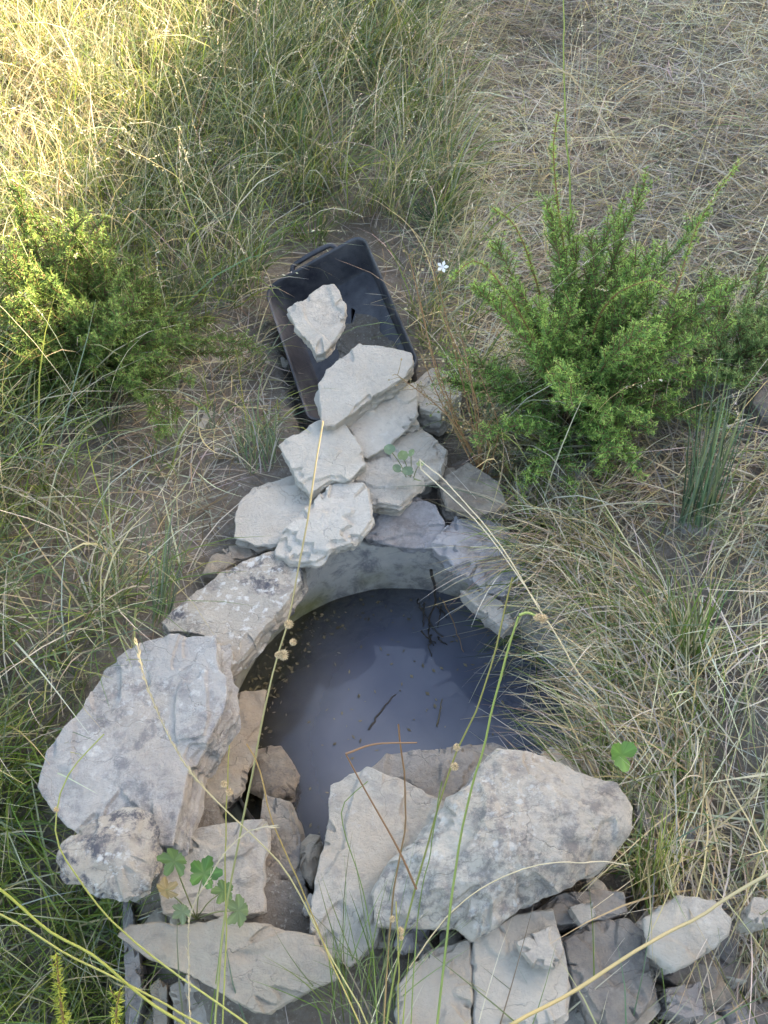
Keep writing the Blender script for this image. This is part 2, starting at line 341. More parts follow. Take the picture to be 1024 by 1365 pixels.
# ------------------------------------------------------------------ stones
rock_n = 0; ROCKS = []
def rock(label, pts, z, mat='pale', sx=0., sy=0., th=.06, dome=0., rough=.006, step=.006, lay=2., edge=1.2, name='flat_stone', cat='flat stone', under=.06, jag=.03, N_=None, auto=False, group=None, world=False):
    global rock_n; rock_n += 1; sd_ = rock_n*13
    pts = np.array(pts, float)
    if world: P = pts
    else:
        c0 = pts.mean(0)
        if auto: g0 = ground_at(c0[0], c0[1]); z = float(H(g0[0], g0[1], False))+z
        c = at(c0[0], c0[1], z)
        P = np.array([at(a, b_, z, sx, sy, c[0], c[1]) for a, b_ in pts])
    C = P.mean(0)
    n = np.array([-sx, -sy, 1.]); n /= np.linalg.norm(n)
    e1 = np.cross([0, 1., 0], n); e1 /= np.linalg.norm(e1); e2 = np.cross(n, e1)
    q = np.stack([(P-C)@e1, (P-C)@e2], -1)
    if N_ is None:
        per = np.linalg.norm(np.roll(q, -1, 0)-q, axis=1).sum(); N_ = int(np.clip(per/.0032, 90, 460))
    ang = np.linspace(0, 2*math.pi, N_, endpoint=False); rad = np.zeros(N_)
    for k_, a in enumerate(ang):
        d = np.array([math.cos(a), math.sin(a)]); best = 0
        for i_ in range(len(q)):
            p, r_ = q[i_], q[(i_+1) % len(q)]-q[i_]
            den = d[0]*r_[1]-d[1]*r_[0]
            if abs(den) < 1e-12: continue
            t = (p[0]*r_[1]-p[1]*r_[0])/den; s_ = (p[0]*d[1]-p[1]*d[0])/den
            if -1e-6 <= s_ <= 1+1e-6 and t > best: best = t
        rad[k_] = best
    rad = np.where(rad < 1e-4, np.median(rad), rad); R0 = rad.mean()
    cx, cy = np.cos(ang), np.sin(ang)
    def jn(fr, s_): return vn(cx*rad*fr, cy*rad*fr, .3, s_)
    rad = rad*(1+jag*fbm(cx*3.1, cy*3.1, .2, 3, sd_))
    fz = fbm(cx*rad*55, cy*rad*55, .3, 3, sd_+1); rad = rad+.0028*np.sign(fz)*np.abs(fz)**.6*min(1, R0/.05)
    nr = int(np.clip(R0/.0034, 16, 70))
    t = (np.arange(1, nr+1)/nr)
    t = 1-(1-t)**1.15
    rough = rough*.5; th = th*1.0
    Vs = []
    ph_ = (sd_*1.7) % 6.28; ca, sa = math.cos(ph_), math.sin(ph_); q0 = sd_*.37
    chipx = .75*ss(.05, .4, fbm(cx*2.2, cy*2.2, q0, 3, sd_+31))       # which stretches of the edge have flaked away
    def top(u_, v_, tt, cm=0.):
        a_ = (u_*ca+v_*sa); b_ = (-u_*sa+v_*ca)*.45
        wx = a_+.006*fbm(u_*40, v_*40, q0, 3, sd_+21); wy = b_+.006*fbm(u_*40, v_*40, q0+5, 3, sd_+22)
        h = rough*2.6*fbm(u_*6, v_*6, q0, 2, sd_)+rough*.7*fbm(u_*34, v_*34, 1.1, 4, sd_+5)+rough*.12*fbm(u_*120, v_*120, 2.1, 2, sd_+6)
        rdg = 1-np.abs(fbm(u_*26, v_*26, q0+2, 4, sd_+8)); h = h+rough*.35*(rdg-.8)
        val = lay*(.5+.75*fbm(wx*11+3, wy*11, q0, 3, sd_+9))+edge*cm*ss(.45, 1.02, tt+.22*fbm(wx*18, wy*18, 3, 3, sd_+2))*1.6
        fr_ = val-np.floor(val); h = h-step*(np.floor(val)+ss(.90, 1, fr_))
        return h+dome*(1-tt**2.2)-.0022*ss(.985, 1, tt)
    for tt in t:
        u_, v_ = cx*rad*tt, cy*rad*tt
        Vs.append(np.stack([u_, v_, top(u_, v_, tt, chipx)], -1))
    htop = Vs[-1][:, 2]
    ns = int(max(6, min(26, th/.0035)))
    for k_ in range(1, ns+1):
        d = th*k_/ns
        lt = max(step*1.5, .008); lay_i = np.floor(d/lt+.5*fbm(cx*1.5, cy*1.5, 0, 2, sd_+3)+.3)
        of = np.where(lay_i > 0, 1, .3)*(.016*(hsh(lay_i, lay_i*0+3, lay_i*0, sd_)-.62)+.010*(vn(cx*R0*28, cy*R0*28, lay_i*3.3, sd_+4)-.2))*min(1, R0/.07)-under*d*.8
        of = of+.005*fbm(cx*rad*60, cy*rad*60, d*60, 3, sd_+6)
        rr = np.maximum(rad+of, .3*rad)
        if k_ == ns: rr = rr-.012
        Vs.append(np.stack([cx*rr, cy*rr, htop-d-.0*d], -1))
    for tt in (.6, .2): Vs.append(np.stack([cx*rr*tt, cy*rr*tt, htop*tt-th-.004], -1))
    rows = len(Vs); A_ = np.concatenate(Vs)
    A_ = np.concatenate([A_, [[0, 0, float(top(np.zeros(1), np.zeros(1), np.zeros(1))[0])], [0, 0, -th-.004]]])
    i = np.arange(rows-1)[:, None]*N_; j = np.arange(N_)[None]
    F4 = np.stack([i+j, i+N_+j, i+N_+(j+1) % N_, i+(j+1) % N_], -1).reshape(-1, 4)
    j = np.arange(N_); ct = len(A_)-2
    F3 = np.concatenate([np.stack([np.full(N_, ct), j, (j+1) % N_], -1), np.stack([np.full(N_, ct+1), (rows-1)*N_+(j+1) % N_, (rows-1)*N_+j], -1)])
    Wd_ = A_[:, :1]*e1+A_[:, 1:2]*e2+A_[:, 2:]*n
    o = mesh_np(name, Wd_, [F4, F3], M[mat], smooth=True, sharp=R(32), loc=C)
    tag(o, label, cat, group); ROCKS.append((C, R0)); return o
G1 = 'flat stones laid around the basin'
exec_list = [
 # left side
 ('large grey stone slab speckled with lichen left of the water', [(47,1050),(65,1000),(100,955),(120,920),(135,890),(180,855),(235,842),(285,842),(290,892),(300,900),(295,945),(265,1000),(247,1030),(240,1070),(228,1125),(160,1130),(85,1105)], .09, 'grey', dict(sx=.25, sy=.10, th=.10, rough=.009, step=.0055, lay=2.4, edge=2)),
 ('rounded stone crusted with black and white lichen below the large grey slab', [(70,1145),(80,1125),(120,1095),(170,1072),(200,1080),(212,1105),(207,1150),(197,1180),(155,1193),(120,1183),(90,1170)], .12, 'lichen', dict(th=.12, dome=.025, rough=.010, name='stone', cat='stone', under=.25)),
 ('smooth plank of stone dipping into the water at the left wall', [(297,925),(357,917),(345,985),(325,1050),(300,1072),(265,1082),(250,1060),(252,1030),(275,990)], -.04, 'buff', dict(sx=-.25, sy=0, th=.09, rough=.004)),
 ('long pale slab with dark patches on the left rim of the basin', [(213,830),(240,805),(280,775),(325,745),(375,730),(400,735),(402,770),(385,800),(360,830),(325,872),(300,897),(288,893),(283,850),(250,843),(225,842)], .05, 'lichen', dict(sx=.03, sy=.05, th=.06, rough=.008, step=.005, lay=1.6, edge=.8, under=.02)),
 ('small dark weathered stone at the outer end of the long rim slab', [(268,765),(282,742),(310,726),(336,722),(345,735),(320,748),(290,765)], .02, 'brown', dict(th=.07)),
 # tub stones
 ('shield-shaped grey stone lying alone inside the black tub', [(381,409),(407,395),(431,376),(446,375),(461,403),(458,432),(444,456),(435,469),(421,471),(413,456),(394,438)], .16, 'pale', dict(sx=0, sy=.32, th=.045, rough=.005)),
 ('pale slab leaning over the lower end of the black tub', [(432,510),(441,493),(480,463),(517,467),(542,473),(545,485),(534,502),(497,525),(452,559),(435,561)], .17, 'clean', dict(sx=0, sy=.15, th=.045, rough=.003, lay=1, under=0)),
 ('pale slab just below the tub with a long straight upper edge', [(452,563),(505,526),(546,512),(551,514),(552,551),(535,572),(517,588),(493,602),(464,590)], .12, 'pale', dict(sx=.0, sy=.1, th=.04, rough=.005)),
 ('small pale stone half hidden by the dry weed right of the tub', [(554,510),(579,489),(608,501),(612,526),(587,550),(562,543)], .10, 'pale', dict(th=.08, rough=.009)),
 ('squarish tan slab at the lower left corner of the tub', [(378,593),(435,561),(456,567),(476,596),(482,616),(464,637),(441,635),(415,651),(398,629)], .12, 'clean', dict(sx=.05, sy=.1, th=.035, rough=.004)),
 ('white flat slab left of the pile above the basin', [(320,685),(325,668),(341,651),(398,633),(419,655),(418,690),(388,718),(345,722),(318,712)], .06, 'clean', dict(sx=.05, sy=.12, th=.035, rough=.004)),
 ('white layered slab with a broken right edge just above the basin', [(374,717),(400,688),(425,661),(453,635),(482,652),(489,691),(467,717),(440,728),(421,740),(392,738),(372,731)], .10, 'clean', dict(sx=.08, sy=.1, th=.04, rough=.004, step=.008, lay=2.2, edge=2)),
 ('broken pale stone in the middle of the pile below the tub', [(462,625),(505,597),(530,600),(545,615),(560,640),(530,668),(490,664),(470,650)], .085, 'pale', dict(th=.045, rough=.009, lay=3)),
 ('knobbly pale stone beside the small green plant', [(513,585),(560,568),(592,598),(585,625),(560,635),(530,618)], .09, 'pale', dict(th=.045, rough=.009, lay=3)),
 ('wide bluish grey slab standing behind the basin rim', [(484,665),(510,655),(545,657),(580,672),(594,698),(583,730),(552,729),(514,724),(486,716)], .035, 'blue', dict(sx=0, sy=.2, th=.035, under=.3, rough=.006)),
 ('stone with a white chipped top on the upper right rim of the basin', [(575,722),(608,680),(640,678),(672,692),(704,727),(702,760),(672,790),(650,785),(606,755)], .035, 'blue', dict(sx=-.05, sy=.12, th=.04, rough=.012, lay=3, step=.009)),
 ('thin pale slab edge overhanging the right side of the water', [(612,785),(640,783),(672,803),(690,830),(672,838),(640,812)], .0, 'pale', dict(th=.04)),
 ('dusty stone half buried between weed and rim', [(590,640),(625,618),(660,640),(672,672),(640,682),(600,672)], .06, 'brown', dict(th=.08)),
 ('smooth blue-grey shard poking out under the green juniper', [(733,612),(760,615),(792,636),(806,660),(780,662),(752,645)], .02, 'blue', dict(sx=-.15, sy=.2, th=.03, rough=.003, auto=True)),
 ('flat bluish stone under the sedge tuft on the right', [(905,688),(935,676),(985,678),(992,698),(950,712),(912,704)], .004, 'blue', dict(th=.03, auto=True)),
 ('dark purplish stone at the right edge of the grass', [(1004,535),(1012,510),(1035,492),(1060,520),(1050,555),(1018,556)], .03, 'dark', dict(th=.05, dome=.01, auto=True)),
 # lower right
 ('huge rounded pale boulder at the front right of the water', [(630,1040),(641,1020),(668,997),(717,1000),(766,1022),(826,1043),(845,1077),(839,1113),(802,1156),(741,1192),(692,1211),(662,1235),(632,1252),(607,1236),(552,1240),(498,1236),(500,1190),(522,1144),(565,1113),(601,1065)], .13, 'lichen2', dict(sx=-.02, sy=.25, th=.16, dome=.045, rough=.026, step=.008, lay=2, edge=2, name='boulder', cat='boulder')),
 ('tall pale slab tucked under the left side of the huge boulder', [(440,1046),(465,1030),(491,1022),(552,1046),(590,1068),(600,1113),(560,1140),(520,1200),(500,1260),(465,1292),(430,1270),(412,1241),(418,1174),(437,1101)], .045, 'pale', dict(sx=.05, sy=.15, th=.14, rough=.009, lay=2)),
 ('grey brown slab dipping into the water behind the huge boulder', [(486,1030),(516,1004),(560,998),(601,994),(656,985),(680,994),(670,1031),(640,1075),(583,1090),(530,1060)], .00, 'brown2', dict(sx=0, sy=-.1, th=.12, rough=.007)),
 ('small pointed chip behind the top edge of the boulder', [(722,1004),(738,990),(768,1012),(775,1030),(740,1030)], .05, 'pale', dict(th=.06)),
 ('small rusty chip right of the pointed chip', [(760,1004),(778,997),(796,1016),(794,1034),(772,1034)], .03, 'buff', dict(th=.05)),
 ('plain pale slab cut by the bottom edge left of the crack', [(533,1310),(550,1285),(577,1264),(627,1250),(629,1300),(628,1380),(540,1390),(528,1350)], .05, 'clean', dict(sx=.0, sy=.1, th=.08, rough=.004, lay=1.5)),
 ('plain pale slab at the bottom right of the crack', [(632,1248),(692,1217),(738,1212),(750,1247),(759,1296),(756,1352),(700,1376),(634,1380)], .06, 'clean', dict(sx=.0, sy=.12, th=.09, rough=.005, lay=2)),
 ('small triangular chip lying on the bottom pale slab', [(686,1255),(741,1232),(754,1266),(741,1290),(711,1287)], .085, 'pale', dict(th=.025, rough=.003)),
 ('brown stained dark slab near the bottom right', [(753,1253),(778,1231),(839,1222),(863,1241),(876,1327),(850,1362),(827,1372),(790,1355),(766,1314)], .06, 'dark', dict(sx=.0, sy=.08, th=.06, rough=.006, lay=2.5)),
 ('pale slab edge showing beneath the dark brown slab', [(760,1300),(800,1270),(870,1290),(880,1345),(850,1385),(780,1380),(745,1360)], .0, 'pale', dict(th=.05)),
 ('tiny white chip between boulder and dark slab', [(760,1207),(790,1199),(797,1217),(778,1233)], .085, 'clean', dict(th=.02, rough=.002)),
 ('crumbling grey strip of stone below the right end of the boulder', [(700,1222),(740,1192),(800,1184),(832,1190),(838,1215),(800,1226),(750,1232)], .055, 'brown2', dict(th=.07, rough=.01, lay=3)),
 ('squat pale block with a rusty lower edge at the bottom right', [(860,1223),(906,1192),(954,1199),(979,1223),(975,1247),(936,1276),(900,1296),(866,1272)], .10, 'pale', dict(sx=0, sy=.15, th=.12, dome=.012, name='stone', cat='stone')),
 ('dark wedge of stone under the squat pale block', [(868,1290),(920,1268),(962,1280),(955,1318),(905,1318)], -.0, 'dark', dict(th=.08)),
 ('small square grey stone at the bottom beneath the squat block', [(889,1316),(939,1305),(941,1352),(918,1356),(890,1346)], .03, 'blue', dict(th=.06, name='stone', cat='stone')),
 ('little pale stone cut by the right edge', [(996,1222),(1008,1192),(1035,1194),(1040,1226),(1015,1232)], .12, 'clean', dict(th=.07, name='stone', cat='stone')),
 ('rubble stone on the soil right of the boulder', [(845,1060),(880,1050),(905,1075),(890,1105),(855,1100)], .03, 'brown2', dict(th=.06, name='stone', cat='stone')),
 ('pale lump in the straw above the green leaf', [(893,968),(908,955),(918,972),(910,985),(895,985)], .02, 'clean', dict(th=.03, name='stone', cat='stone', N_=90, auto=True)),
 # lower left
 ('curved buff slab with a wavy hollow at the bottom left', [(155,1247),(175,1232),(215,1229),(240,1236),(300,1222),(350,1233),(415,1248),(450,1305),(410,1320),(360,1352),(340,1350),(300,1325),(250,1298),(200,1280)], .03, 'buff2', dict(sx=.05, sy=.22, th=.05, rough=.012, step=.006, lay=1.6, edge=1.2)),
 ('upright pale slab behind the lobed leaves', [(228,1112),(300,1093),(352,1090),(358,1125),(352,1150),(352,1215),(300,1222),(215,1218),(208,1180)], .0, 'pale', dict(sx=0, sy=.15, th=.10, rough=.007, lay=2)),
 ('brown crumbly upright stone beside the water outlet', [(350,1058),(385,1068),(400,1110),(408,1200),(402,1245),(370,1250),(350,1215),(345,1125)], -.04, 'brown', dict(sx=.1, sy=.1, th=.14, rough=.012, lay=3)),
 ('rough brown stone half under water at the lower left', [(338,995),(375,990),(399,1030),(392,1058),(360,1064),(330,1052)], -.15, 'brown', dict(th=.12, rough=.012, name='stone', cat='stone', dome=.02)),
 ('small round pale stone wedged left of the tall pale slab', [(400,1122),(412,1110),(428,1112),(430,1150),(415,1182),(400,1160)], -.03, 'buff', dict(th=.08, name='stone', cat='stone', dome=.015, N_=90)),
 ('pale stone foot under the curved buff slab', [(226,1315),(255,1300),(285,1318),(285,1375),(235,1375)], -.09, 'pale', dict(th=.12)),
 ('narrow post-like sliver of stone at the bottom left', [(198,1312),(210,1302),(221,1310),(222,1375),(204,1375)], -.09, 'buff', dict(th=.1, N_=100)),
 ('tall narrow grey sliver left of the curved buff slab', [(160,1196),(174,1200),(184,1260),(190,1330),(180,1375),(165,1375),(166,1300)], -.12, 'grey', dict(th=.10, N_=120)),
 ('dark footing stone beneath the large grey slab', [(215,1060),(250,1050),(300,1075),(310,1110),(260,1125),(215,1120)], -.12, 'brown', dict(th=.1)),
 ('small pale rock on the bare soil left of the tub', [(270,472),(278,460),(292,463),(294,478),(280,484)], .012, 'pale', dict(th=.018, auto=True, under=0, name='stone', cat='stone', N_=90)),
 ('palm sized grey rock in the middle of the bare soil', [(263,566),(272,548),(283,545),(286,560),(276,573)], .012, 'pale', dict(th=.018, auto=True, under=0, name='stone', cat='stone', N_=90)),
 ('tiny white rock beside the left wall of the tub', [(368,478),(376,472),(386,478),(382,486),(371,486)], .012, 'clean', dict(th=.018, auto=True, under=0, name='stone', cat='stone', N_=80)),
]
M['lichen2'] = rock_mat('limestone_boulder', (.56, .51, .43), (.48, .445, .39), warm=.35, dark=.6, white=.55)
M['brown2'] = rock_mat('limestone_greybrown', (.31, .28, .24), (.36, .33, .29), warm=.5, dark=.5, white=.1, soil=.3)
M['buff2'] = rock_mat('limestone_cream', (.47, .42, .33), (.42, .38, .32), warm=.35, dark=.15, white=.05)
STONE_POLYS = []
for lab, pts, z, mat, kw in exec_list:
    c_ = np.mean(pts, 0)
    if 320 < c_[0] < 680 and 500 < c_[1] < 720:      # the overlapping slabs of the pile
        kw = dict(kw, jag=.015, edge=kw.get('edge', 1.2)*.6); f_ = 1.13 if 'bluish' not in lab else 1.0
        pts = [tuple(c_+(np.array(p)-c_)*f_) for p in pts]
    rock(lab, pts, z, mat, **kw); STONE_POLYS.append(pts)
# pebbles
def pebble_group(n, poly, label, group, r0, r1, mats, seed, up=0.):
    rg = np.random.default_rng(seed); P = np.array(poly, float); k = 0
    protos = []
    while k < n:
        x, y = rg.uniform(P[:, 0].min(), P[:, 0].max()), rg.uniform(P[:, 1].min(), P[:, 1].max())
        if not inpoly(x, y, poly): continue
        g_ = ground_at(x, y); r = rg.uniform(r0, r1)
        if abs(math.hypot(g_[0]-PCX, g_[1]-PCY)-.2) < .24: continue
        if len(protos) < 4:
            a = np.sort(rg.uniform(0, 2*math.pi, 9)); w = np.stack([np.cos(a)*rg.uniform(.7, 1.2, 9), np.sin(a)*rg.uniform(.6, 1., 9), 0*a], -1)*.012
            o = rock(label, w, 0, mats[k % len(mats)], th=.009, rough=.0012, dome=.003, step=.001, name='pebble', cat='pebble', N_=36, world=True, group=group); protos.append(o)
        else:
            o = protos[k % 4].copy(); COL.objects.link(o)
        o.location = (g_[0], g_[1], float(H(g_[0], g_[1]))+.003*r/.012+up*rg.random()); s_ = r/.012; o.scale = (s_, s_, s_)
        o.rotation_euler = (rg.uniform(-.3, .3), rg.uniform(-.3, .3), rg.uniform(0, 6.28)); k += 1
M_p = ['clean', 'blue', 'pale', 'brown2']
pebble_group(60, [(770,830),(850,820),(870,900),(850,960),(790,940),(765,880)], 'small grey pebble in the gravel patch right of the water', 'pebbles in the gravel patch', .008, .019, M_p, 3)
pebble_group(40, [(190,520),(280,430),(370,430),(400,560),(330,640),(250,740),(180,800),(160,640)], 'small pebble on the bare soil left of the stones', 'pebbles on the bare soil', .004, .010, ['brown2', 'pale'], 4)
pebble_group(50, [(850,1180),(1024,1170),(1024,1365),(880,1365)], 'small grey pebble among the rubble at the lower right', 'pebbles in the lower right rubble', .007, .018, ['dark', 'blue', 'brown2'], 5)
pebble_group(26, [(868,1245),(1030,1215),(1030,1375),(872,1375)], 'broken grey shard lying in the rubble of the lower right corner', 'shards in the lower right corner', .022, .045, ['dark', 'blue', 'pale', 'brown2'], 15, up=.04)
pebble_group(12, [(835,1050),(905,1030),(930,1120),(850,1120)], 'broken grey shard on the bank just right of the boulder', 'shards right of the boulder', .02, .036, ['brown2', 'blue', 'pale'], 16)
pebble_group(14, [(600,600),(690,620),(720,740),(640,700)], 'crumbled stone shard between the pile and the dry weed', 'shards between pile and weed', .015, .032, ['brown', 'brown2', 'pale'], 17)
pebble_group(34, [(745,815),(870,810),(900,1000),(900,1110),(850,1060),(780,970),(740,890)], 'flat grey shard lying on the bare bank right of the water', 'shards on the bank right of the water', .018, .036, ['blue', 'brown2', 'pale', 'clean'], 22)
pebble_group(36, [(378,590),(450,560),(600,560),(640,640),(690,720),(600,715),(480,700),(400,730),(330,720)], 'small broken chip wedged between the slabs of the pile', 'chips wedged in the stone pile', .016, .032, ['pale', 'clean', 'brown2'], 18, up=.022)
pebble_group(30, [(470,1235),(700,1205),(870,1185),(880,1300),(740,1240),(560,1290)], 'small broken chip wedged between the front slabs', 'chips wedged between the front slabs', .018, .036, ['pale', 'brown2', 'blue'], 19, up=.05)
pebble_group(26, [(150,1180),(430,1100),(470,1290),(430,1365),(180,1365)], 'small broken chip in the gaps of the lower left stones', 'chips in the lower left gaps', .014, .03, ['pale', 'brown', 'buff'], 20, up=.01)
# ------------------------------------------------------------------ the black tub
def make_tub():
    m, nt, b = newmat('black_plastic'); N = NT(nt); tc = N.n('TexCoord'); v = tc.outputs['Object']
    du = N.ramp(N.noise(v, 9, 7, .7), [(.38, .05), (.68, .8)])
    c = N.mix(du, (.014, .015, .023), (.10, .098, .10)); N.l(c, b.inputs['Base Color'])
    N.l(N.ramp(N.noise(v, 14, 5, .6), [(.3, .38), (.7, .62)]), b.inputs['Roughness'])
    bp = N.n('Bump'); bp.inputs['Strength'].default_value = .25; bp.inputs['Distance'].default_value = .003; N.l(N.noise(v, 90, 5, .7), bp.inputs['Height']); N.l(bp.outputs[0], b.inputs['Normal'])
    Wt, Lt, Dt = .40, .62, TDP
    # profile of rounded rectangles, local x across, y along, z up; origin at floor centre
    def rr(w, l, rad, k=8):
        P = []
        for (sx_, sy_, a0) in ((1, 1, 0), (-1, 1, 90), (-1, -1, 180), (1, -1, 270)):
            for t in np.linspace(0, 90, k):
                a = R(a0+t); P.append((sx_*(w/2-rad)+rad*math.cos(a), sy_*(l/2-rad)+rad*math.sin(a)))
        # subdivide straight runs
        P = np.array(P); Q = []
        for i_ in range(len(P)):
            a, b_ = P[i_], P[(i_+1) % len(P)]; s_ = 10 if np.linalg.norm(b_-a) > .1 else 1
            for t in range(s_): Q.append(a+(b_-a)*t/s_)
        return np.array(Q)
    tw = 2*.035
    prof = [  # outer then lip then inner then floor: (shrink, z)
        (tw+.006, -.004), (tw-.004, .0), (.012, Dt-.022), (-.004, Dt-.02), (-.012, Dt-.014), (-.016, Dt-.010), (-.016, Dt-.002), (-.012, Dt+.001), (-.004, Dt), (.004, Dt-.004), (.010, Dt-.02)]
    prof += [(.010+(tw-.004-.010)*t, (Dt-.02)+(0.006-(Dt-.02))*t) for t in np.linspace(.1, .95, 8)]
    prof += [(tw+.004, .005), (tw+.03, .003), (tw+.12, .003), (tw+.22, .004), (tw+.30, .003)]
    V = []
    for s_, z_ in prof:
        rad = max(.006, .05-s_*.12) if s_ < .1 else .03
        Q = rr(Wt-s_, Lt-s_, rad); z = z_+.0015*fbm(Q[:, 0]*9, Q[:, 1]*9, 0, 3, 2)
        V.append(np.stack([Q[:, 0], Q[:, 1], z], -1))
    n_ = len(V[0]); rows = len(V); V = np.concatenate(V+[np.array([[0, 0, .003], [0, 0, -.004]])])
    i = np.arange(rows-1)[:, None]*n_; j = np.arange(n_)[None]
    F4 = np.stack([i+j, i+(j+1) % n_, i+n_+(j+1) % n_, i+n_+j], -1).reshape(-1, 4)
    j = np.arange(n_); c1 = rows*n_
    F3 = np.concatenate([np.stack([(rows-1)*n_+j, (rows-1)*n_+(j+1) % n_, np.full(n_, c1)], -1), np.stack([(j+1) % n_, j, np.full(n_, c1+1)], -1)])
    ex, ey, ez, w_, l_, ctr = tex, tey, tez, TWd, TLn, TCT
    s1 = w_/(Wt+.02); s2 = l_/(Lt+.02)
    V = V*np.array([s1, s2, 1]); org = ctr-ez*Dt
    Wv = V[:, :1]*ex+V[:, 1:2]*ey+V[:, 2:]*ez
    t = empty('plastic_tub', org, 'black plastic mixing tub lying in the grass with stones in it', 'tub')
    mesh_np('tub_body', Wv, [F4, F3], m, t, smooth=True, sharp=R(35))
    # moulded handle lugs under the lip at the far end
    hb = MB(); P = [(-.07, Lt/2*s2+.018, Dt-.03), (-.06, Lt/2*s2+.04, Dt-.016), (.06, Lt/2*s2+.04, Dt-.016), (.07, Lt/2*s2+.018, Dt-.03)]
    P = smoothpath(P, 14); hb.tube(P[:, :1]*ex+P[:, 1:2]*ey+P[:, 2:]*ez, .008, 8); hb.build('handle', m, t, colors=False)
    # thin film of soil on the floor
    k = 160; a = np.linspace(0, 2*math.pi, k, endpoint=False); q = np.stack([.02+.085*np.cos(a)*(1+.35*fbm(np.cos(a)*3, np.sin(a)*3, 0, 5, 5)), -.07+.16*np.sin(a)*(1+.3*fbm(np.cos(a)*2, np.sin(a)*2, 4, 3, 5)), 0*a+.0045], -1)
    rings = [q*np.array([f, f, 1])+np.array([0, -.06*(1-f), .010*(1-f)]) for f in (1, .75, .4, .01)]
    V = np.concatenate(rings); V[:, 2] += .003*np.maximum(fbm(V[:, 0]*40, V[:, 1]*40, 0, 3, 4), 0)
    i = np.arange(3)[:, None]*k; j = np.arange(k)[None]; F = np.stack([i+j, i+(j+1) % k, i+k+(j+1) % k, i+k+j], -1).reshape(-1, 4)
    so_ = mesh_np('soil', V[:, :1]*ex+V[:, 1:2]*ey+V[:, 2:]*ez, F, M['soil'], smooth=True, loc=org); tag(so_, 'dry soil spilled across the tub floor', 'soil', kind='stuff')
    return org
make_tub()
# ------------------------------------------------------------------ grass
def pal(cols, w, n, jit=.18, rg=rng):
    c = np.array(cols)[rg.choice(len(cols), n, p=np.array(w)/sum(w))]
    return np.clip(c*(1+jit*rg.normal(size=(n, 1)))*(1+.06*rg.normal(size=(n, 3))), .01, .9)
GREEN = (.14, .20, .045); GREY_G = (.21, .26, .12); BLUE_G = (.15, .21, .125); YEL_G = (.32, .36, .08); STRAW = (.56, .47, .26); PALE = (.66, .60, .45); BROWN = (.30, .23, .15); GREYS = (.50, .46, .38)
def blades(root, L, az, lean, bend, wid, col, K=6, tipcol=None, curl=None, rg=rng):
    n = len(root); s = np.linspace(0, 1, K)[None]
    ang = lean[:, None]+bend[:, None]*s**1.3
    azz = az[:, None]+(curl if curl is not None else rg.normal(0, .35, n))[:, None]*s
    st = L[:, None]/(K-1); mid = (ang[:, 1:]+ang[:, :-1])/2; am = (azz[:, 1:]+azz[:, :-1])/2
    dx = np.sin(mid)*np.cos(am)*st; dy = np.sin(mid)*np.sin(am)*st; dz = np.cos(mid)*st
    P = np.zeros((n, K, 3)); P[:, 1:, 0] = np.cumsum(dx, 1); P[:, 1:, 1] = np.cumsum(dy, 1); P[:, 1:, 2] = np.cumsum(dz, 1)
    P += root[:, None]
    gz = H(P[:, :, 0], P[:, :, 1], False); dd = np.hypot(P[:, :, 0]-PCX, P[:, :, 1]-PCY)
    gz = np.where(dd < .42, WATER-.01, gz)
    P[:, :, 2] = np.maximum(P[:, :, 2], gz+.004+.004*np.arange(K)[None]/K+rg.uniform(0, .012, (n, 1)))
    wa = az+math.pi/2+rg.normal(0, .5, n); wv = np.stack([np.cos(wa), np.sin(wa), rg.normal(0, .35, n)], -1)
    prof = (1-s[0]**2.2)*.9+.1; prof[0] = .7
    off = wv[:, None]*(wid[:, None]*prof[None]/2)[:, :, None]
    V = np.stack([P-off, P+off], 2).reshape(-1, 3)
    b = np.arange(n)[:, None]*(2*K)+np.arange(K-1)[None]*2
    F = np.stack([b, b+1, b+3, b+2], -1).reshape(-1, 4)
    tc_ = tipcol if tipcol is not None else col
    C = col[:, None]*(1-s[..., None])+tc_[:, None]*s[..., None]; C = np.repeat(C, 2, 1).reshape(-1, 3)
    return V, F, C
def merge(name, parts, label, cat, kind='stuff', mat='blade'):
    V = []; F = []; C = []; n = 0
    for v, f, c in parts: V.append(v); F.append(f+n); C.append(c); n += len(v)
    o = mesh_np(name, np.concatenate(V), [np.concatenate(F)], M[mat], colors=np.concatenate(C), smooth=True); tag(o, label, cat, kind=kind); return o
BARE = [(60,1060),(130,880),(210,830),(300,735),(325,650),(378,592),(350,400),(345,370),(480,300),(500,315),(560,470),(610,490),(640,640),(710,720),(705,790),(700,830),(740,900),(750,985),(850,1045),(850,1110),(790,1190),(980,1200),(980,1300),(900,1365),(880,1420),(480,1420),(170,1400),(165,1210),(75,1190)]
SOIL = [(150,560),(230,500),(275,420),(350,400),(410,570),(385,600),(320,680),(250,770),(200,830),(170,780),(150,680)]
SOIL2 = [(480,290),(560,280),(620,330),(600,400),(560,420),(510,350)]
GRAVEL = [(755,815),(860,805),(890,900),(880,1010),(900,1100),(850,1110),(850,1040),(770,960),(735,880)]
STRAWR = [(560,-300),(1500,-300),(1500,1500),(850,1500),(850,1100),(740,985),(700,800),(720,700),(640,560),(620,330),(600,180)]
def scatter(n, box=(-2.3, 2.6, .15, 5.6)):
    x = rng.uniform(box[0], box[1], n); y = rng.uniform(box[2], box[3], n)
    z = H(x, y, False); P = np.stack([x, y, z], -1); px, py = proj(P); return P, px, py
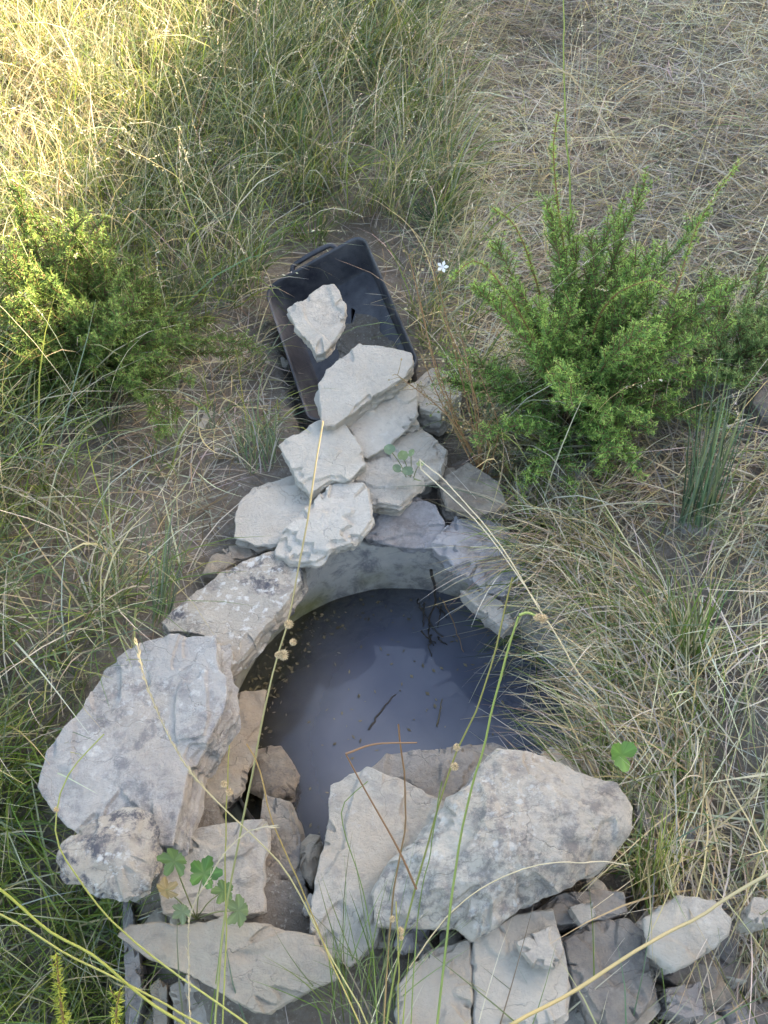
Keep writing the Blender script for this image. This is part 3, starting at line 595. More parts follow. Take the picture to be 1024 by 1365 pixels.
def tufts(P, per, rad):
    n = len(P); Q = np.repeat(P, per, 0); a = rng.uniform(0, 2*math.pi, n*per); r = rad*np.sqrt(rng.random(n*per))
    Q[:, 0] += r*np.cos(a); Q[:, 1] += r*np.sin(a); Q[:, 2] = H(Q[:, 0], Q[:, 1], False)-.004
    return Q, a
def clear(Q):
    px, py = proj(Q); d = np.hypot(Q[:, 0]-PCX, Q[:, 1]-PCY)
    return (~inpoly(px, py, BARE)) & (d > .44)
JC = ground_at(135, 500); nearj = lambda P: (np.hypot(P[:, 0]-JC[0], P[:, 1]-JC[1]+.04) < .30) & (rng.random(len(P)) < .75)
# 1. long green and yellow grass, left and top
P, px, py = scatter(10500)
m_ = (~inpoly(px, py, STRAWR)) & (~inpoly(px, py, BARE))
keep = np.where(inpoly(px, py, SOIL), .2, 1.)*np.where(inpoly(px, py, SOIL2), .3, 1.)
m_ &= rng.random(len(P)) < keep*np.clip(.75+.9*fbm(P[:, 0]*2.3, P[:, 1]*2.3, 0, 3, 41), .25, 1)
m_ &= ~nearj(P); T = P[m_]; Q, a = tufts(T, 16, .035); q = np.repeat(np.arange(len(T)), 16)
ok = clear(Q); Q = Q[ok]; a = a[ok]; q = q[ok]; n = len(Q); px, py = proj(Q)
taz = rng.normal(R(-40), .6, len(T))
az = taz[q]+rng.normal(0, .6, n); radial = rng.random(n) < .3; az = np.where(radial, a, az)
L = rng.uniform(.16, .46, n)*np.where(py > 900, .8, 1.)*np.where(inpoly(px, py, SOIL), .6, 1)*(.8+.35*rng.random(len(T)))[q]
lean = np.abs(rng.normal(.35, .22, n)); bend = rng.uniform(.5, 1.6, n)
dry = np.clip(.04+.55*fbm(Q[:, 0]*1.6, Q[:, 1]*1.6, 0, 3, 43)+.50*ss(-.7, -1.3, Q[:, 0])*ss(1.7, 2.6, Q[:, 1])+.3*ss(.1, .5, Q[:, 0]), 0, .95)  # straw share raised at upper left, imitating sunlit grass in the colour
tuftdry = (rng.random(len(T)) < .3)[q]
isdry_sunlit = rng.random(n) < np.where(tuftdry, dry+.2, dry*.75)
c = np.where(isdry_sunlit[:, None], pal([STRAW, PALE, GREYS, BROWN], [4, 3, 3, 1], n), pal([GREEN, GREY_G, BLUE_G, YEL_G], [3, 3, 2, 1.5], n))
tip = np.where((rng.random(n) < .3)[:, None], pal([STRAW, PALE], [1, 1], n), c)
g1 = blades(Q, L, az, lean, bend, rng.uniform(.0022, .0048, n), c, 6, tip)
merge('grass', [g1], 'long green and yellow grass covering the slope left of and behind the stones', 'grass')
# 2. fine seed stalks rising over it
P, px, py = scatter(5200); m_ = (~inpoly(px, py, BARE)) & (~inpoly(px, py, SOIL)) & (py < 620) & ((px < 620) | (rng.random(len(P)) < .5))
m_ &= ~nearj(P); Q = P[m_]; n = len(Q)
g2 = blades(Q, rng.uniform(.35, .7, n), rng.normal(R(-50), 1.0, n), np.abs(rng.normal(.2, .15, n)), rng.uniform(.3, 1.2, n), rng.uniform(.0012, .0022, n), pal([STRAW, PALE, BROWN], [3, 3, 1], n), 8)
# seed heads: small flat spikelets near the tips
V = g2[0].reshape(n, 8, 2, 3).mean(2); tipd = V[:, 7]-V[:, 5]; sel = rng.random(n) < .5
tp = np.repeat(V[sel, 5], 14, 0); td = np.repeat(tipd[sel], 14, 0); f = np.tile(np.linspace(0, 1, 14), sel.sum())[:, None]
tp = tp+td*f; ln = rng.uniform(.006, .013, (len(tp), 1)); dr = td/np.linalg.norm(td, axis=1)[:, None]+rng.normal(0, .35, tp.shape); sd_ = np.cross(dr, rng.normal(size=tp.shape)); sd_ /= np.linalg.norm(sd_, axis=1)[:, None]
Vs = np.stack([tp, tp+dr*ln*.5+sd_*.0016, tp+dr*ln, tp+dr*ln*.5-sd_*.0016], 1).reshape(-1, 3)
merge('dry_seed_grass', [g2, (Vs, np.arange(len(Vs)).reshape(-1, 4), np.repeat(pal([PALE, STRAW], [2, 1], len(tp)), 4, 0))], 'fine dry grass stalks with seed heads over the slope', 'grass')
# 3. matted straw on the right bank and top right
def strawlayer(n0, mask, Lr, azm, azs, leanr, cols, w, wid=(.0018, .0042), K=6, bend=(.0, .5)):
    P, px, py = scatter(n0); m_ = mask(P, px, py) & clear(P); Q = P[m_]; n = len(Q)
    tone = np.clip(1+.55*fbm(Q[:, 0]*3.1, Q[:, 1]*3.1, 0, 4, 77), .6, 1.35)[:, None]
    return blades(Q, rng.uniform(*Lr, n), rng.normal(azm, azs, n)+.9*fbm(Q[:, 0]*2, Q[:, 1]*2, 3, 3, 78), rng.uniform(*leanr, n), rng.uniform(*bend, n), rng.uniform(*wid, n), np.clip(pal(cols, w, n)*tone, 0, .85), K)
thin = lambda P: (rng.random(len(P)) < .85) & (P[:, 1] > 2.0) | (rng.random(len(P)) < np.clip(.50+1.7*fbm(P[:, 0]*5, P[:, 1]*5, 0, 3, 61), .12, 1))
inR = lambda P, px, py: inpoly(px, py, STRAWR) & thin(P) & ~(inpoly(px, py, GRAVEL) & (rng.random(len(px)) < .9))
s1 = strawlayer(130000, inR, (.08, .26), R(-110), 1.6, (1.1, 1.6), [GREYS, PALE, STRAW, BROWN], [4, 3, 3, 2.4])
s2 = strawlayer(30000, lambda P, px, py: inR(P, px, py) & (py > 560) & ~((px < 880) & (py > 780) & (py < 1130) & (rng.random(len(px)) < .8)), (.16, .38), R(-125), .5, (.7, 1.3), [STRAW, PALE, GREYS, GREEN, BROWN], [3, 3, 2, 1.4, 1], bend=(.2, 1.0))
s3 = strawlayer(60000, lambda P, px, py: inpoly(px, py, SOIL) | inpoly(px, py, SOIL2) | (~inpoly(px, py, STRAWR) & (rng.random(len(px)) < .35)), (.05, .2), 0, 2, (1.2, 1.65), [GREYS, PALE, BROWN, STRAW], [3, 1.6, 3, 1.6])
s6 = strawlayer(26000, lambda P, px, py: (px > 850) & (py > 760) & (rng.random(len(px)) < .8), (.2, .42), R(-112), .28, (.8, 1.4), [STRAW, PALE, GREYS, GREY_G], [3, 4, 3, 1.5], wid=(.002, .0045), bend=(.0, .6))
s4 = strawlayer(9000, lambda P, px, py: inpoly(px, py, STRAWR) & (py < 560), (.15, .45), R(-120), .9, (.5, 1.2), [STRAW, PALE, GREYS, GREY_G], [3, 2, 3, 1.5], bend=(.3, 1.2))
n = 2500; th_ = rng.uniform(R(-42), R(52), n); rr_ = rng.uniform(.40, .62, n); Q = np.stack([PCX+rr_*np.cos(th_), PCY+rr_*np.sin(th_), 0*th_], -1); Q[:, 2] = H(Q[:, 0], Q[:, 1], False)
s5 = blades(Q, rng.uniform(.10, .30, n), th_+math.pi+rng.normal(0, .75, n)-.25, rng.uniform(.5, 1.2, n), rng.uniform(.3, 1.1, n), rng.uniform(.0018, .004, n), pal([STRAW, PALE, GREYS, GREEN, GREY_G, BROWN], [3, 3, 3, 2, 2, 2], n), 7)
P, px, py = scatter(60000); m_ = (inpoly(px, py, SOIL) | inpoly(px, py, SOIL2) | (rng.random(len(P)) < .25)) & (px > -60) & (px < 1090) & (py > 150) & (py < 1500) & (np.hypot(P[:, 0]-PCX, P[:, 1]-PCY) > .45)
Q = P[m_]; Q[:, 2] = H(Q[:, 0], Q[:, 1]); n = len(Q); rc = (.0018+.006*rng.random(n)**5)[:, None, None]
oct_ = np.array([[1, 0, 0], [-1, 0, 0], [0, 1, 0], [0, -1, 0], [0, 0, .8], [0, 0, -.8]])[None]*rng.uniform(.55, 1.25, (n, 6, 1))+rng.normal(0, .18, (n, 6, 3))
V = (Q[:, None]+oct_*rc).reshape(-1, 3); fo = np.array([[0, 2, 4], [2, 1, 4], [1, 3, 4], [3, 0, 4], [2, 0, 5], [1, 2, 5], [3, 1, 5], [0, 3, 5]]); F = (np.arange(n)[:, None, None]*6+fo[None]).reshape(-1, 3)
tag(mesh_np('soil_crumbs', V, F, M['stem'], colors=np.repeat(pal([(.27, .225, .175), (.20, .165, .125), (.38, .35, .30)], [4, 3, 1], n), 6, 0)), 'crumbs of dry earth and grit strewn on the soil', 'soil crumbs', kind='stuff')
merge('dry_straw', [s1, s2, s3, s4, s5, s6], 'matted dry straw lying over the bank and the bare soil', 'straw')
# 4. green grass in the lower corners and on the right bank near the basin
def green(n0, mask, per, Lr, azm, azs, cols, w, wid=(.0022, .0045), bend=(.5, 1.7), lean=.4):
    P, px, py = scatter(n0); T = P[mask(P, px, py)]; Q, a = tufts(T, per, .022); q = np.repeat(np.arange(len(T)), per)
    ok = clear(Q); Q = Q[ok]; q = q[ok]; n = len(Q); taz = rng.normal(azm, azs, len(T))
    return blades(Q, rng.uniform(*Lr, n), taz[q]+rng.normal(0, .5, n), np.abs(rng.normal(lean, .2, n)), rng.uniform(*bend, n), rng.uniform(*wid, n), pal(cols, w, n), 7)
g4 = green(1500, lambda P, px, py: ~inpoly(px, py, GRAVEL) & (px > 700) & (px < 900) & (py > 700) & (py < 1130), 9, (.1, .26), R(200), .7, [GREEN, GREY_G, YEL_G, STRAW], [4, 3, 1, 1], wid=(.003, .007))
g5 = green(9000, lambda P, px, py: (px < 200) & (py > 1000), 12, (.12, .34), R(-30), .9, [YEL_G, GREEN, (.20, .28, .06), STRAW], [3, 3, 3, 1.5])
g6 = green(1600, lambda P, px, py: (px > 850) & (py > 560) & (py < 1150), 5, (.12, .3), R(-110), .6, [GREEN, GREY_G, BLUE_G], [2, 3, 3])
merge('green_grass', [g4, g5, g6], 'fresh green grass blades in the lower left and along the right bank', 'grass')
# ------------------------------------------------------------------ single tufts
def tuft(px, py, n, L, spread, cols, w, label, azm=None, azs=3., wid=(.003, .005), lean=.35, bend=(.3, 1.2), name='grass_tuft', cat='grass tuft', h=0.):
    g_ = ground_at(px, py, h); a = rng.uniform(0, 2*math.pi, n); r = spread*np.sqrt(rng.random(n))
    Q = np.stack([g_[0]+r*np.cos(a), g_[1]+r*np.sin(a), 0*a], -1); Q[:, 2] = H(Q[:, 0], Q[:, 1], False)-.003+h
    az = a if azm is None else rng.normal(azm, azs, n)
    v, f, c = blades(Q, rng.uniform(L*.5, L, n), az, np.abs(rng.normal(lean, .15, n)), rng.uniform(*bend, n), rng.uniform(*wid, n), pal(cols, w, n), 8)
    o = mesh_np(name, v-g_, f, M['blade'], colors=c, loc=g_, smooth=True); return tag(o, label, cat)
tuft(925, 700, 60, .42, .04, [BLUE_G, (.08, .13, .075), GREY_G], [3, 3, 1], 'tall blue-green sedge tuft in front of the right juniper', R(95), .35, lean=.15, bend=(0, .4), name='sedge_tuft', cat='sedge tuft')
tuft(905, 900, 70, .32, .04, [GREY_G, GREEN, STRAW], [3, 3, 2], 'green and straw tuft on the bank right of the gravel', R(100), .7, lean=.2)
tuft(215, 835, 22, .34, .02, [BLUE_G, GREY_G], [1, 1], 'thin grey-green tuft leaning up the bare soil left of the rim', R(65), .25, lean=.5, bend=(0, .4))
tuft(345, 620, 60, .18, .05, [BLUE_G, GREY_G, GREYS], [3, 3, 2], 'grey-green tuft beside the white flat slab', R(95), .7, wid=(.002, .0035))
tuft(545, 165, 90, .26, .06, [GREEN, YEL_G], [3, 2], 'bright green tuft in the slope grass at the top middle', None)
tuft(470, 75, 120, .28, .08, [GREEN, YEL_G, GREY_G], [3, 2, 1], 'wide green tuft near the top of the slope', None)
tuft(585, 300, 60, .14, .04, [(.05, .10, .06), BLUE_G], [2, 1], 'dark blue-green low tuft above the tub corner', None, wid=(.004, .006), lean=.6)
tuft(420, 325, 60, .16, .04, [GREEN, GREY_G], [3, 2], 'short green tuft touching the back of the tub', None)
tuft(885, 1050, 40, .12, .02, [(.10, .2, .04), GREEN], [2, 1], 'small bright green tuft right of the boulder', R(100), .8, lean=.3)
tuft(480, 1340, 70, .30, .06, [GREY_G, GREEN], [2, 1], 'wispy grey-green tuft in front of the tall pale slab', R(95), .9, wid=(.0012, .0024), lean=.2, bend=(.1, .8), h=.03)
tuft(860, 1210, 60, .30, .03, [GREEN, YEL_G, STRAW], [2, 2, 2], 'mixed tuft growing between boulder and squat block', R(100), .5, wid=(.0015, .003), lean=.2, bend=(0, .7))
tuft(690, 880, 60, .2, .03, [GREEN, GREY_G, STRAW], [2, 2, 1], 'tuft hanging over the right side of the water', R(190), .6, lean=.7)
# ------------------------------------------------------------------ junipers
def juniper(px, py, rad, hgt, nsh, label, tipc, innc, leader=None, seed=1, flat=1.):
    rg = np.random.default_rng(seed); g_ = ground_at(px, py)
    root = empty('juniper_shrub', g_, label, 'juniper shrub'); wood = MB(); nd_P = []; nd_D = []; nd_C = []
    def shoot(p0, d0, L, inner):
        k = 7; P = [p0]; d = d0.copy()
        for _ in range(k-1):
            d = d+rg.normal(0, .10, 3)+np.array([0, 0, .05]); d /= np.linalg.norm(d); P.append(P[-1]+d*L/(k-1))
        P = np.array(P); wood.tube(P, np.linspace(.0018, .0007, k), 4, (.16, .10, .05)); needles(P, L, inner)
    def needles(P, L, inner, gap=.00135):
        k = len(P); m_ = int(L/gap); u_ = rg.random(m_)*(k-1.001); i_ = u_.astype(int); f = (u_-i_)[:, None]
        q = P[i_]*(1-f)+P[i_+1]*f; t = P[i_+1]-P[i_]; t /= np.linalg.norm(t, axis=1)[:, None]
        o = np.cross(t, rg.normal(size=(m_, 3))); o /= np.linalg.norm(o, axis=1)[:, None]
        dd = t*rg.uniform(.1, .75, (m_, 1))+o; dd /= np.linalg.norm(dd, axis=1)[:, None]
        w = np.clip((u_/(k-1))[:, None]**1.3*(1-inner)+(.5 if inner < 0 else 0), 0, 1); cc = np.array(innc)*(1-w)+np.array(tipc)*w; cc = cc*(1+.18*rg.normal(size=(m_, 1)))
        nd_P.append(q); nd_D.append(dd*rg.uniform(.010, .017, (m_, 1))*(1.15-.45*(u_/(k-1))[:, None])); nd_C.append(np.clip(cc, .01, .6))
    for b_ in range(nsh):
        th_ = rg.uniform(0, 2*math.pi); el = rg.uniform(-.02, 1.25); f = .45+.6*rg.random()**.7
        lobe = 1+.35*vn(math.cos(th_)*1.6, math.sin(th_)*1.6, el*1.7, seed)
        r = rad*f*lobe
        tgt = np.array([math.cos(th_)*math.cos(el)*r, math.sin(th_)*math.cos(el)*r*flat, .05+math.sin(max(el, 0))*hgt*f*lobe])
        mid = tgt*.55+np.array([0, 0, .035])+rg.normal(0, .02, 3); tip_ = tgt+np.array([0, 0, rg.uniform(-.03, .02)])
        Q = smoothpath([g_+rg.normal(0, .012, 3)*np.array([1, 1, 0]), g_+mid, g_+tip_], 16); wood.tube(Q, np.linspace(.0042, .0009, 16), 5, (.17, .11, .06))
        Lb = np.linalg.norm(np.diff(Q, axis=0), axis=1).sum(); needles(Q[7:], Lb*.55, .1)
        nsd = int(Lb/.0105)
        for j_ in range(nsd):
            u_ = .30+.68*(j_+rg.random())/nsd; x_ = u_*15; i0 = min(int(x_), 14); p = Q[i0]+(Q[i0+1]-Q[i0])*(x_-i0); t_ = Q[i0+1]-Q[i0]; t_ /= np.linalg.norm(t_)
            o_ = np.cross(t_, rg.normal(size=3)); o_ /= np.linalg.norm(o_); d = t_*.8+o_*rg.uniform(.5, 1.)+np.array([0, 0, .12]); d /= np.linalg.norm(d)
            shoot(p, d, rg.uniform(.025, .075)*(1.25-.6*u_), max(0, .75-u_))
    for L_ in (leader or []):
        pts = [g_+np.array([0, 0, .02])]+[dep(*a) for a in L_]; Q = smoothpath(pts, 26); wood.tube(Q, np.linspace(.005, .0014, 26), 5, (.24, .14, .06))
        needles(Q[6:], np.linalg.norm(np.diff(Q[6:], axis=0), axis=1).sum(), -.25, .0008)
        for i_ in range(8, 26, 2):
            d = Q[i_]-Q[i_-1]; d /= np.linalg.norm(d); d2 = d+rg.normal(0, .5, 3); d2 /= np.linalg.norm(d2)
            shoot(Q[i_], d2, rg.uniform(.02, .05)*(1.4-i_/26), .0)
    wood.build('branches', M['stem'], root, off=g_)
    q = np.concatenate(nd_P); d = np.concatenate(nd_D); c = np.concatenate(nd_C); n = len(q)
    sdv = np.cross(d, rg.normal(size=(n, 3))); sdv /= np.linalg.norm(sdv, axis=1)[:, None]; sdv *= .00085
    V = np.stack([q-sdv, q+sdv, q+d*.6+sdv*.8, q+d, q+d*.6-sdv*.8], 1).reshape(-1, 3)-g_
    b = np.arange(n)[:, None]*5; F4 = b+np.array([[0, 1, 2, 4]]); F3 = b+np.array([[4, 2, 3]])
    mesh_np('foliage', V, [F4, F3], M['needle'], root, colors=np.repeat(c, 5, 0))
    print('JUNIPER', n)
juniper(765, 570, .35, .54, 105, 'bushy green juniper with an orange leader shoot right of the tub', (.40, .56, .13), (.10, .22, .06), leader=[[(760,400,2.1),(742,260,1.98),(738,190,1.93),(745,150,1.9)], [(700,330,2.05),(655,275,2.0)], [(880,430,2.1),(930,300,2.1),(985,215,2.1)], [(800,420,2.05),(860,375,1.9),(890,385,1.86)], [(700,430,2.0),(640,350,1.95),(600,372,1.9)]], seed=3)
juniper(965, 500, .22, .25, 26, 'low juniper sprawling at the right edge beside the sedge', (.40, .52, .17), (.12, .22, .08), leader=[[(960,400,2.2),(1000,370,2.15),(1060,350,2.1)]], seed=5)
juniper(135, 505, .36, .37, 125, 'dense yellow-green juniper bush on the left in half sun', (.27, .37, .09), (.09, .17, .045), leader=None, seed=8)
juniper(85, 1480, .13, .30, 16, 'bright yellow juniper sprig poking up at the bottom left corner', (.42, .44, .07), (.22, .27, .05), leader=[[(88,1400,1.3),(80,1330,1.22),(75,1270,1.18)], [(150,1420,1.3),(155,1350,1.22),(160,1320,1.2)]], seed=11)
# ------------------------------------------------------------------ rushes and stalks
GST = (.16, .23, .05); YST = (.42, .38, .10); SST = (.50, .40, .22); RST = (.25, .14, .07); PST = (.58, .50, .34)
def stalk(name, cat, label, pts, r0, r1, c0, c1, heads=(), spike=None, extra=(), n=30, group=None):
    D3 = []
    for p in pts:
        lim = (at(p[0], p[1], .13)-CAM)@FW if p[1] > 1000 else 9
        D3.append(dep(p[0], p[1], min(p[2], lim-.01)))
    if pts[0][1] > 1365: b0 = D3[0]; D3 = [np.array([b0[0], b0[1]-.04, float(H(b0[0], b0[1]-.04))])]+D3
    P = smoothpath(D3, n); g_ = P[0].copy()
    root = empty(name, g_, label, cat, group); mb = MB(); u_ = np.linspace(0, 1, n)[:, None]
    P = P+.0028*np.stack([fbm(np.linspace(0, 9, n), k_, 0, 2, 3) for k_ in range(3)], -1)
    mb.tube(P, np.linspace(r0, r1, n)*.82*(1+.10*np.maximum(0, np.sin(np.linspace(0, 5*math.pi, n)))**8), 7, np.array(c0)*(1-u_)+np.array(c1)*u_)
    for e in extra:
        Q = smoothpath([dep(*p) for p in e], 14); mb.tube(Q, np.linspace(r1*1.2, r1*.7, 14), 6, c1)
    mb.build('stem', M['stem'], root, off=g_)
    for (hx, hy, hd, hr) in heads:
        c = dep(hx, hy, hd); hb = MB(); k = 70
        i_ = np.arange(k); ph = np.arccos(1-2*(i_+.5)/k); t_ = math.pi*(1+5**.5)*i_
        D_ = np.stack([np.cos(t_)*np.sin(ph), np.sin(t_)*np.sin(ph), np.cos(ph)], -1)
        for d in D_:   # ball of little spikelets
            a = np.cross(d, [.3, .5, .8]); a /= np.linalg.norm(a); b_ = np.cross(d, a); w = hr*.22; base_ = d*hr*.45
            V = [base_+a*w, base_+b_*w, base_-a*w, base_-b_*w, d*hr*(1+.18*rng.random())]
            hb.add(c+np.array(V), [[0, 1, 4], [1, 2, 4], [2, 3, 4], [3, 0, 4]], np.array([.50, .38, .22])*rng.uniform(.7, 1.45))
        hb.build('flower_head', M['stem'], root, off=g_, smooth=False)
    if spike:
        a, b_ = spike; k = 46; sb = MB()
        for i_ in range(k):
            f = a+(b_-a)*i_/k; x_ = f*(n-1); i0 = min(int(x_), n-2); p = P[i0]+(P[i0+1]-P[i0])*(x_-i0); t = P[i0+1]-P[i0]; t /= np.linalg.norm(t)
            o = np.cross(t, rng.normal(size=3)); o /= np.linalg.norm(o); d = t*.95+o*.35; s_ = np.cross(t, o)*.0016; l_ = rng.uniform(.008, .015)
            sb.add([p, p+d*l_*.5+s_, p+d*l_, p+d*l_*.5-s_], [[0, 1, 2, 3]], np.array(PST)*rng.uniform(.8, 1.15))
        sb.build('seed_head', M['blade'], root, off=g_, smooth=False)
    return root
RG = 'round-headed rush stems in the foreground'
stalk('rush', 'rush', 'tallest rush stem crossing the left side of the water with three brown heads', [(284,1420,1.50),(298,1250,1.42),(322,1110,1.33),(355,940,1.22),(384,820,1.14),(408,700,1.06),(432,560,1.0)], .0026, .0011, GST, SST, [(385,832,1.13,.0065),(391,856,1.14,.005),(378,873,1.15,.0075),(371,873,1.15,.005)], group=RG)
stalk('rush', 'rush', 'rush stem over the right of the water bending to one brown head', [(575,1430,1.45),(588,1340,1.40),(610,1144,1.28),(644,991,1.19),(668,900,1.14),(692,820,1.10)], .0026, .0017, GST, (.30, .36, .10), [(724,825,1.10,.0065),(716,823,1.10,.005)], extra=[[(692,820,1.10),(704,817,1.10),(722,824,1.10)]], group=RG)
stalk('rush', 'rush', 'olive rush stem with two heads just above the huge boulder', [(505,1430,1.46),(528,1300,1.38),(560,1165,1.30),(606,1010,1.2),(640,930,1.15),(662,860,1.11),(684,768,1.06)], .0024, .0012, GST, (.28, .25, .08), [(609,996,1.19,.0055),(606,1022,1.2,.006)], group=RG)
stalk('rush', 'rush', 'short rush with two pale heads in front of the left water edge', [(300,1430,1.45),(302,1250,1.34),(300,1100,1.27),(307,992,1.2)], .0018, .001, GST, YST, [(299,1045,1.23,.0055),(306,1056,1.235,.006)], group=RG)
stalk('rush', 'rush', 'short rush with two heads in front of the bottom pale slabs', [(533,1440,1.42),(531,1330,1.35),(529,1200,1.27)], .0018, .001, GST, YST, [(523,1225,1.28,.005),(534,1241,1.29,.006),(535,1250,1.29,.004)], group=RG)
stalk('dry_stalk', 'dry stalk', 'reddish dry stem with a bent side arm in front of the water', [(512,1420,1.45),(519,1266,1.36),(525,1192,1.31),(537,1119,1.27),(539,1052,1.23),(532,964,1.18)], .0019, .0014, (.24, .2, .07), RST, extra=[[(555,1185,1.25),(530,1130,1.22),(485,1050,1.19),(461,1005,1.17)], [(461,1005,1.17),(500,992,1.18),(556,990,1.19)]])
stalk('rush', 'rush', 'yellow rush curving in a hook in front of the large grey slab', [(345,1380,1.35),(225,1290,1.30),(150,1230,1.26),(100,1165,1.22),(75,1120,1.19),(75,1080,1.17),(90,1035,1.15),(140,977,1.12)], .0022, .0010, YST, (.40, .42, .12), [(75,1079,1.17,.004)], group=RG)
stalk('rush', 'rush', 'thick yellow-green stem running in from the left edge', [(270,1385,1.25),(190,1330,1.22),(125,1275,1.2),(50,1230,1.18),(-40,1150,1.15)], .0026, .0020, YST, (.30, .33, .06), group=RG)
stalk('rush', 'rush', 'second yellow-green stem running in just below the first from the left edge', [(330,1405,1.27),(230,1345,1.24),(140,1298,1.22),(60,1255,1.2),(-40,1195,1.18)], .0020, .0016, YST, (.36, .36, .1), group=RG)
stalk('dry_stalk', 'dry stalk', 'thick golden straw stem lying diagonally across the bottom right stones', [(660,1385,1.45),(760,1325,1.43),(850,1268,1.41),(940,1215,1.39),(1060,1145,1.36)], .0036, .003, (.50, .36, .12), SST)
stalk('grass_stalk', 'grass stalk', 'long arching grass stalk with a pale seed spike over the large grey slab', [(490,1370,1.38),(430,1250,1.32),(380,1160,1.27),(290,1070,1.21),(240,1010,1.18),(200,930,1.14),(183,850,1.1)], .0016, .0009, YST, PST, spike=(.72, 1.))
stalk('grass_stalk', 'grass stalk', 'grass stalk with drooping pale spikelets in front of the lobed leaves', [(262,1420,1.36),(252,1290,1.28),(256,1215,1.24),(290,1150,1.21),(330,1110,1.19),(372,1098,1.18)], .0012, .0008, SST, PST, spike=(.4, 1.))
stalk('grass_stalk', 'grass stalk', 'yellow grass stalk with a hooked brown tip at the lower left water', [(500,1410,1.4),(435,1265,1.3),(400,1180,1.26),(360,1090,1.21),(345,1020,1.18),(330,990,1.17)], .0016, .001, YST, (.4, .26, .1))
stalk('dry_stalk', 'dry stalk', 'pale bent straw reaching from the small green plant towards the right bank', [(800,930,1.5),(760,880,1.5),(680,745,1.6),(610,660,1.7),(560,612,1.75)], .0016, .0012, SST, PST, extra=[[(560,612,1.75),(558,622,1.76),(640,700,1.66),(720,810,1.55)]])
stalk('grass_stalk', 'grass stalk', 'thin green stalk looping over the tall pale slab', [(506,1400,1.4),(500,1290,1.36),(485,1192,1.3),(461,1119,1.27),(456,1077,1.25),(491,1040,1.24)], .0012, .0008, GST, GST)
stalk('dry_stalk', 'dry stalk', 'long pale straw arching over the lower edge of the huge boulder', [(545,1290,1.36),(601,1217,1.35),(674,1168,1.36),(753,1150,1.38),(840,1152,1.42)], .0013, .001, SST, PST)
stalk('grass_stalk', 'grass stalk', 'tall green stalk rising behind the juniper leader shoot', [(762,300,2.2),(757,200,2.1),(752,90,2.0),(750,-60,1.9)], .003, .0016, (.22, .3, .06), (.3, .34, .1))
stalk('grass_stalk', 'grass stalk', 'dry stalk with a white seed spike at the top right of the juniper', [(870,260,2.2),(826,190,2.1),(790,140,2.05),(758,100,2.0),(735,92,2.0)], .0016, .001, SST, PST, spike=(.8, 1.))
stalk('grass_stalk', 'grass stalk', 'dark thin grass stalk leaning over the left juniper', [(78,260,1.9),(82,180,1.85),(100,100,1.8)], .0014, .001, RST, YST)
stalk('grass_stalk', 'grass stalk', 'slim green stalk rising left of the huge boulder', [(548,1420,1.4),(556,1240,1.33),(575,1120,1.26),(590,1040,1.2)], .0013, .0009, GST, GST)
for k_, (a, b_) in enumerate([((380,1160,1.27), (300,1040,1.2)), ((640,540,2.0), (560,330,1.9)), ((530,380,1.95), (480,325,1.9)), ((640,640,1.9), (480,480,1.8)), ((560,440,1.9), (585,330,1.86))]):
    pass
# ------------------------------------------------------------------ dry weed, broad leaves
def weed(px, py, label):
    rg = np.random.default_rng(21); g_ = ground_at(px, py, .02); root = empty('dry_weed', g_, label, 'weed'); st = MB(); lf = MB(); fl = MB()
    tips = [(575,345,1.95),(560,400,1.98),(545,340,1.93),(610,430,2.0),(590,420,1.92),(640,500,2.05),(530,500,2.0),(560,470,2.0),(655,560,2.05),(600,520,2.0),(680,600,2.1),(620,560,2.0)]
    for i_, t in enumerate(tips):
        e = dep(*t); mid = g_+(e-g_)*.5+rg.normal(0, .02, 3)+np.array([0, 0, .03]); Q = smoothpath([g_+rg.normal(0, .008, 3), mid, e], 22)
        st.tube(Q, np.linspace(.0022, .0008, 22), 5, (.30, .17, .08))
        for j_ in range(6, 22):
            for _ in range(3):
                d = rg.normal(size=3); d[2] = abs(d[2])*.7; d /= np.linalg.norm(d); l_ = rg.uniform(.01, .04); e2 = Q[j_]+d*l_
                st.tube(np.array([Q[j_], (Q[j_]+e2)/2+rg.normal(0, .002, 3), e2]), [.0009, .0007, .0005], 4, (.26, .19, .09))
                a = np.cross(d, rg.normal(size=3)); a /= np.linalg.norm(a); w = rg.uniform(.0015, .004); l2 = rg.uniform(.005, .010)
                col = [(.12, .17, .05), (.52, .44, .25), (.36, .26, .12)][rg.integers(3)]
                lf.add([e2, e2+d*l2*.5+a*w, e2+d*l2, e2+d*l2*.5-a*w], [[0, 1, 2, 3]], col)
    c = dep(590, 356, 1.93)
    for p_ in range(5):
        a = 2*math.pi*p_/5; d = RT*math.cos(a)+UP*math.sin(a)-FW*.3; s_ = np.cross(d, FW); s_ /= np.linalg.norm(s_)
        fl.add([c, c+d*.008+s_*.004, c+d*.014, c+d*.008-s_*.004], [[0, 1, 2, 3]], (.8, .8, .78))
    st.build('stem', M['stem'], root, off=g_); lf.build('dry_leaves', M['leaf'], root, off=g_, smooth=False); f = fl.build('flower', M['leaf'], root, off=g_, smooth=False); f['label'] = 'white open flower'
weed(640, 640, 'tall dry weed with brown seed husks and a white flower right of the tub')
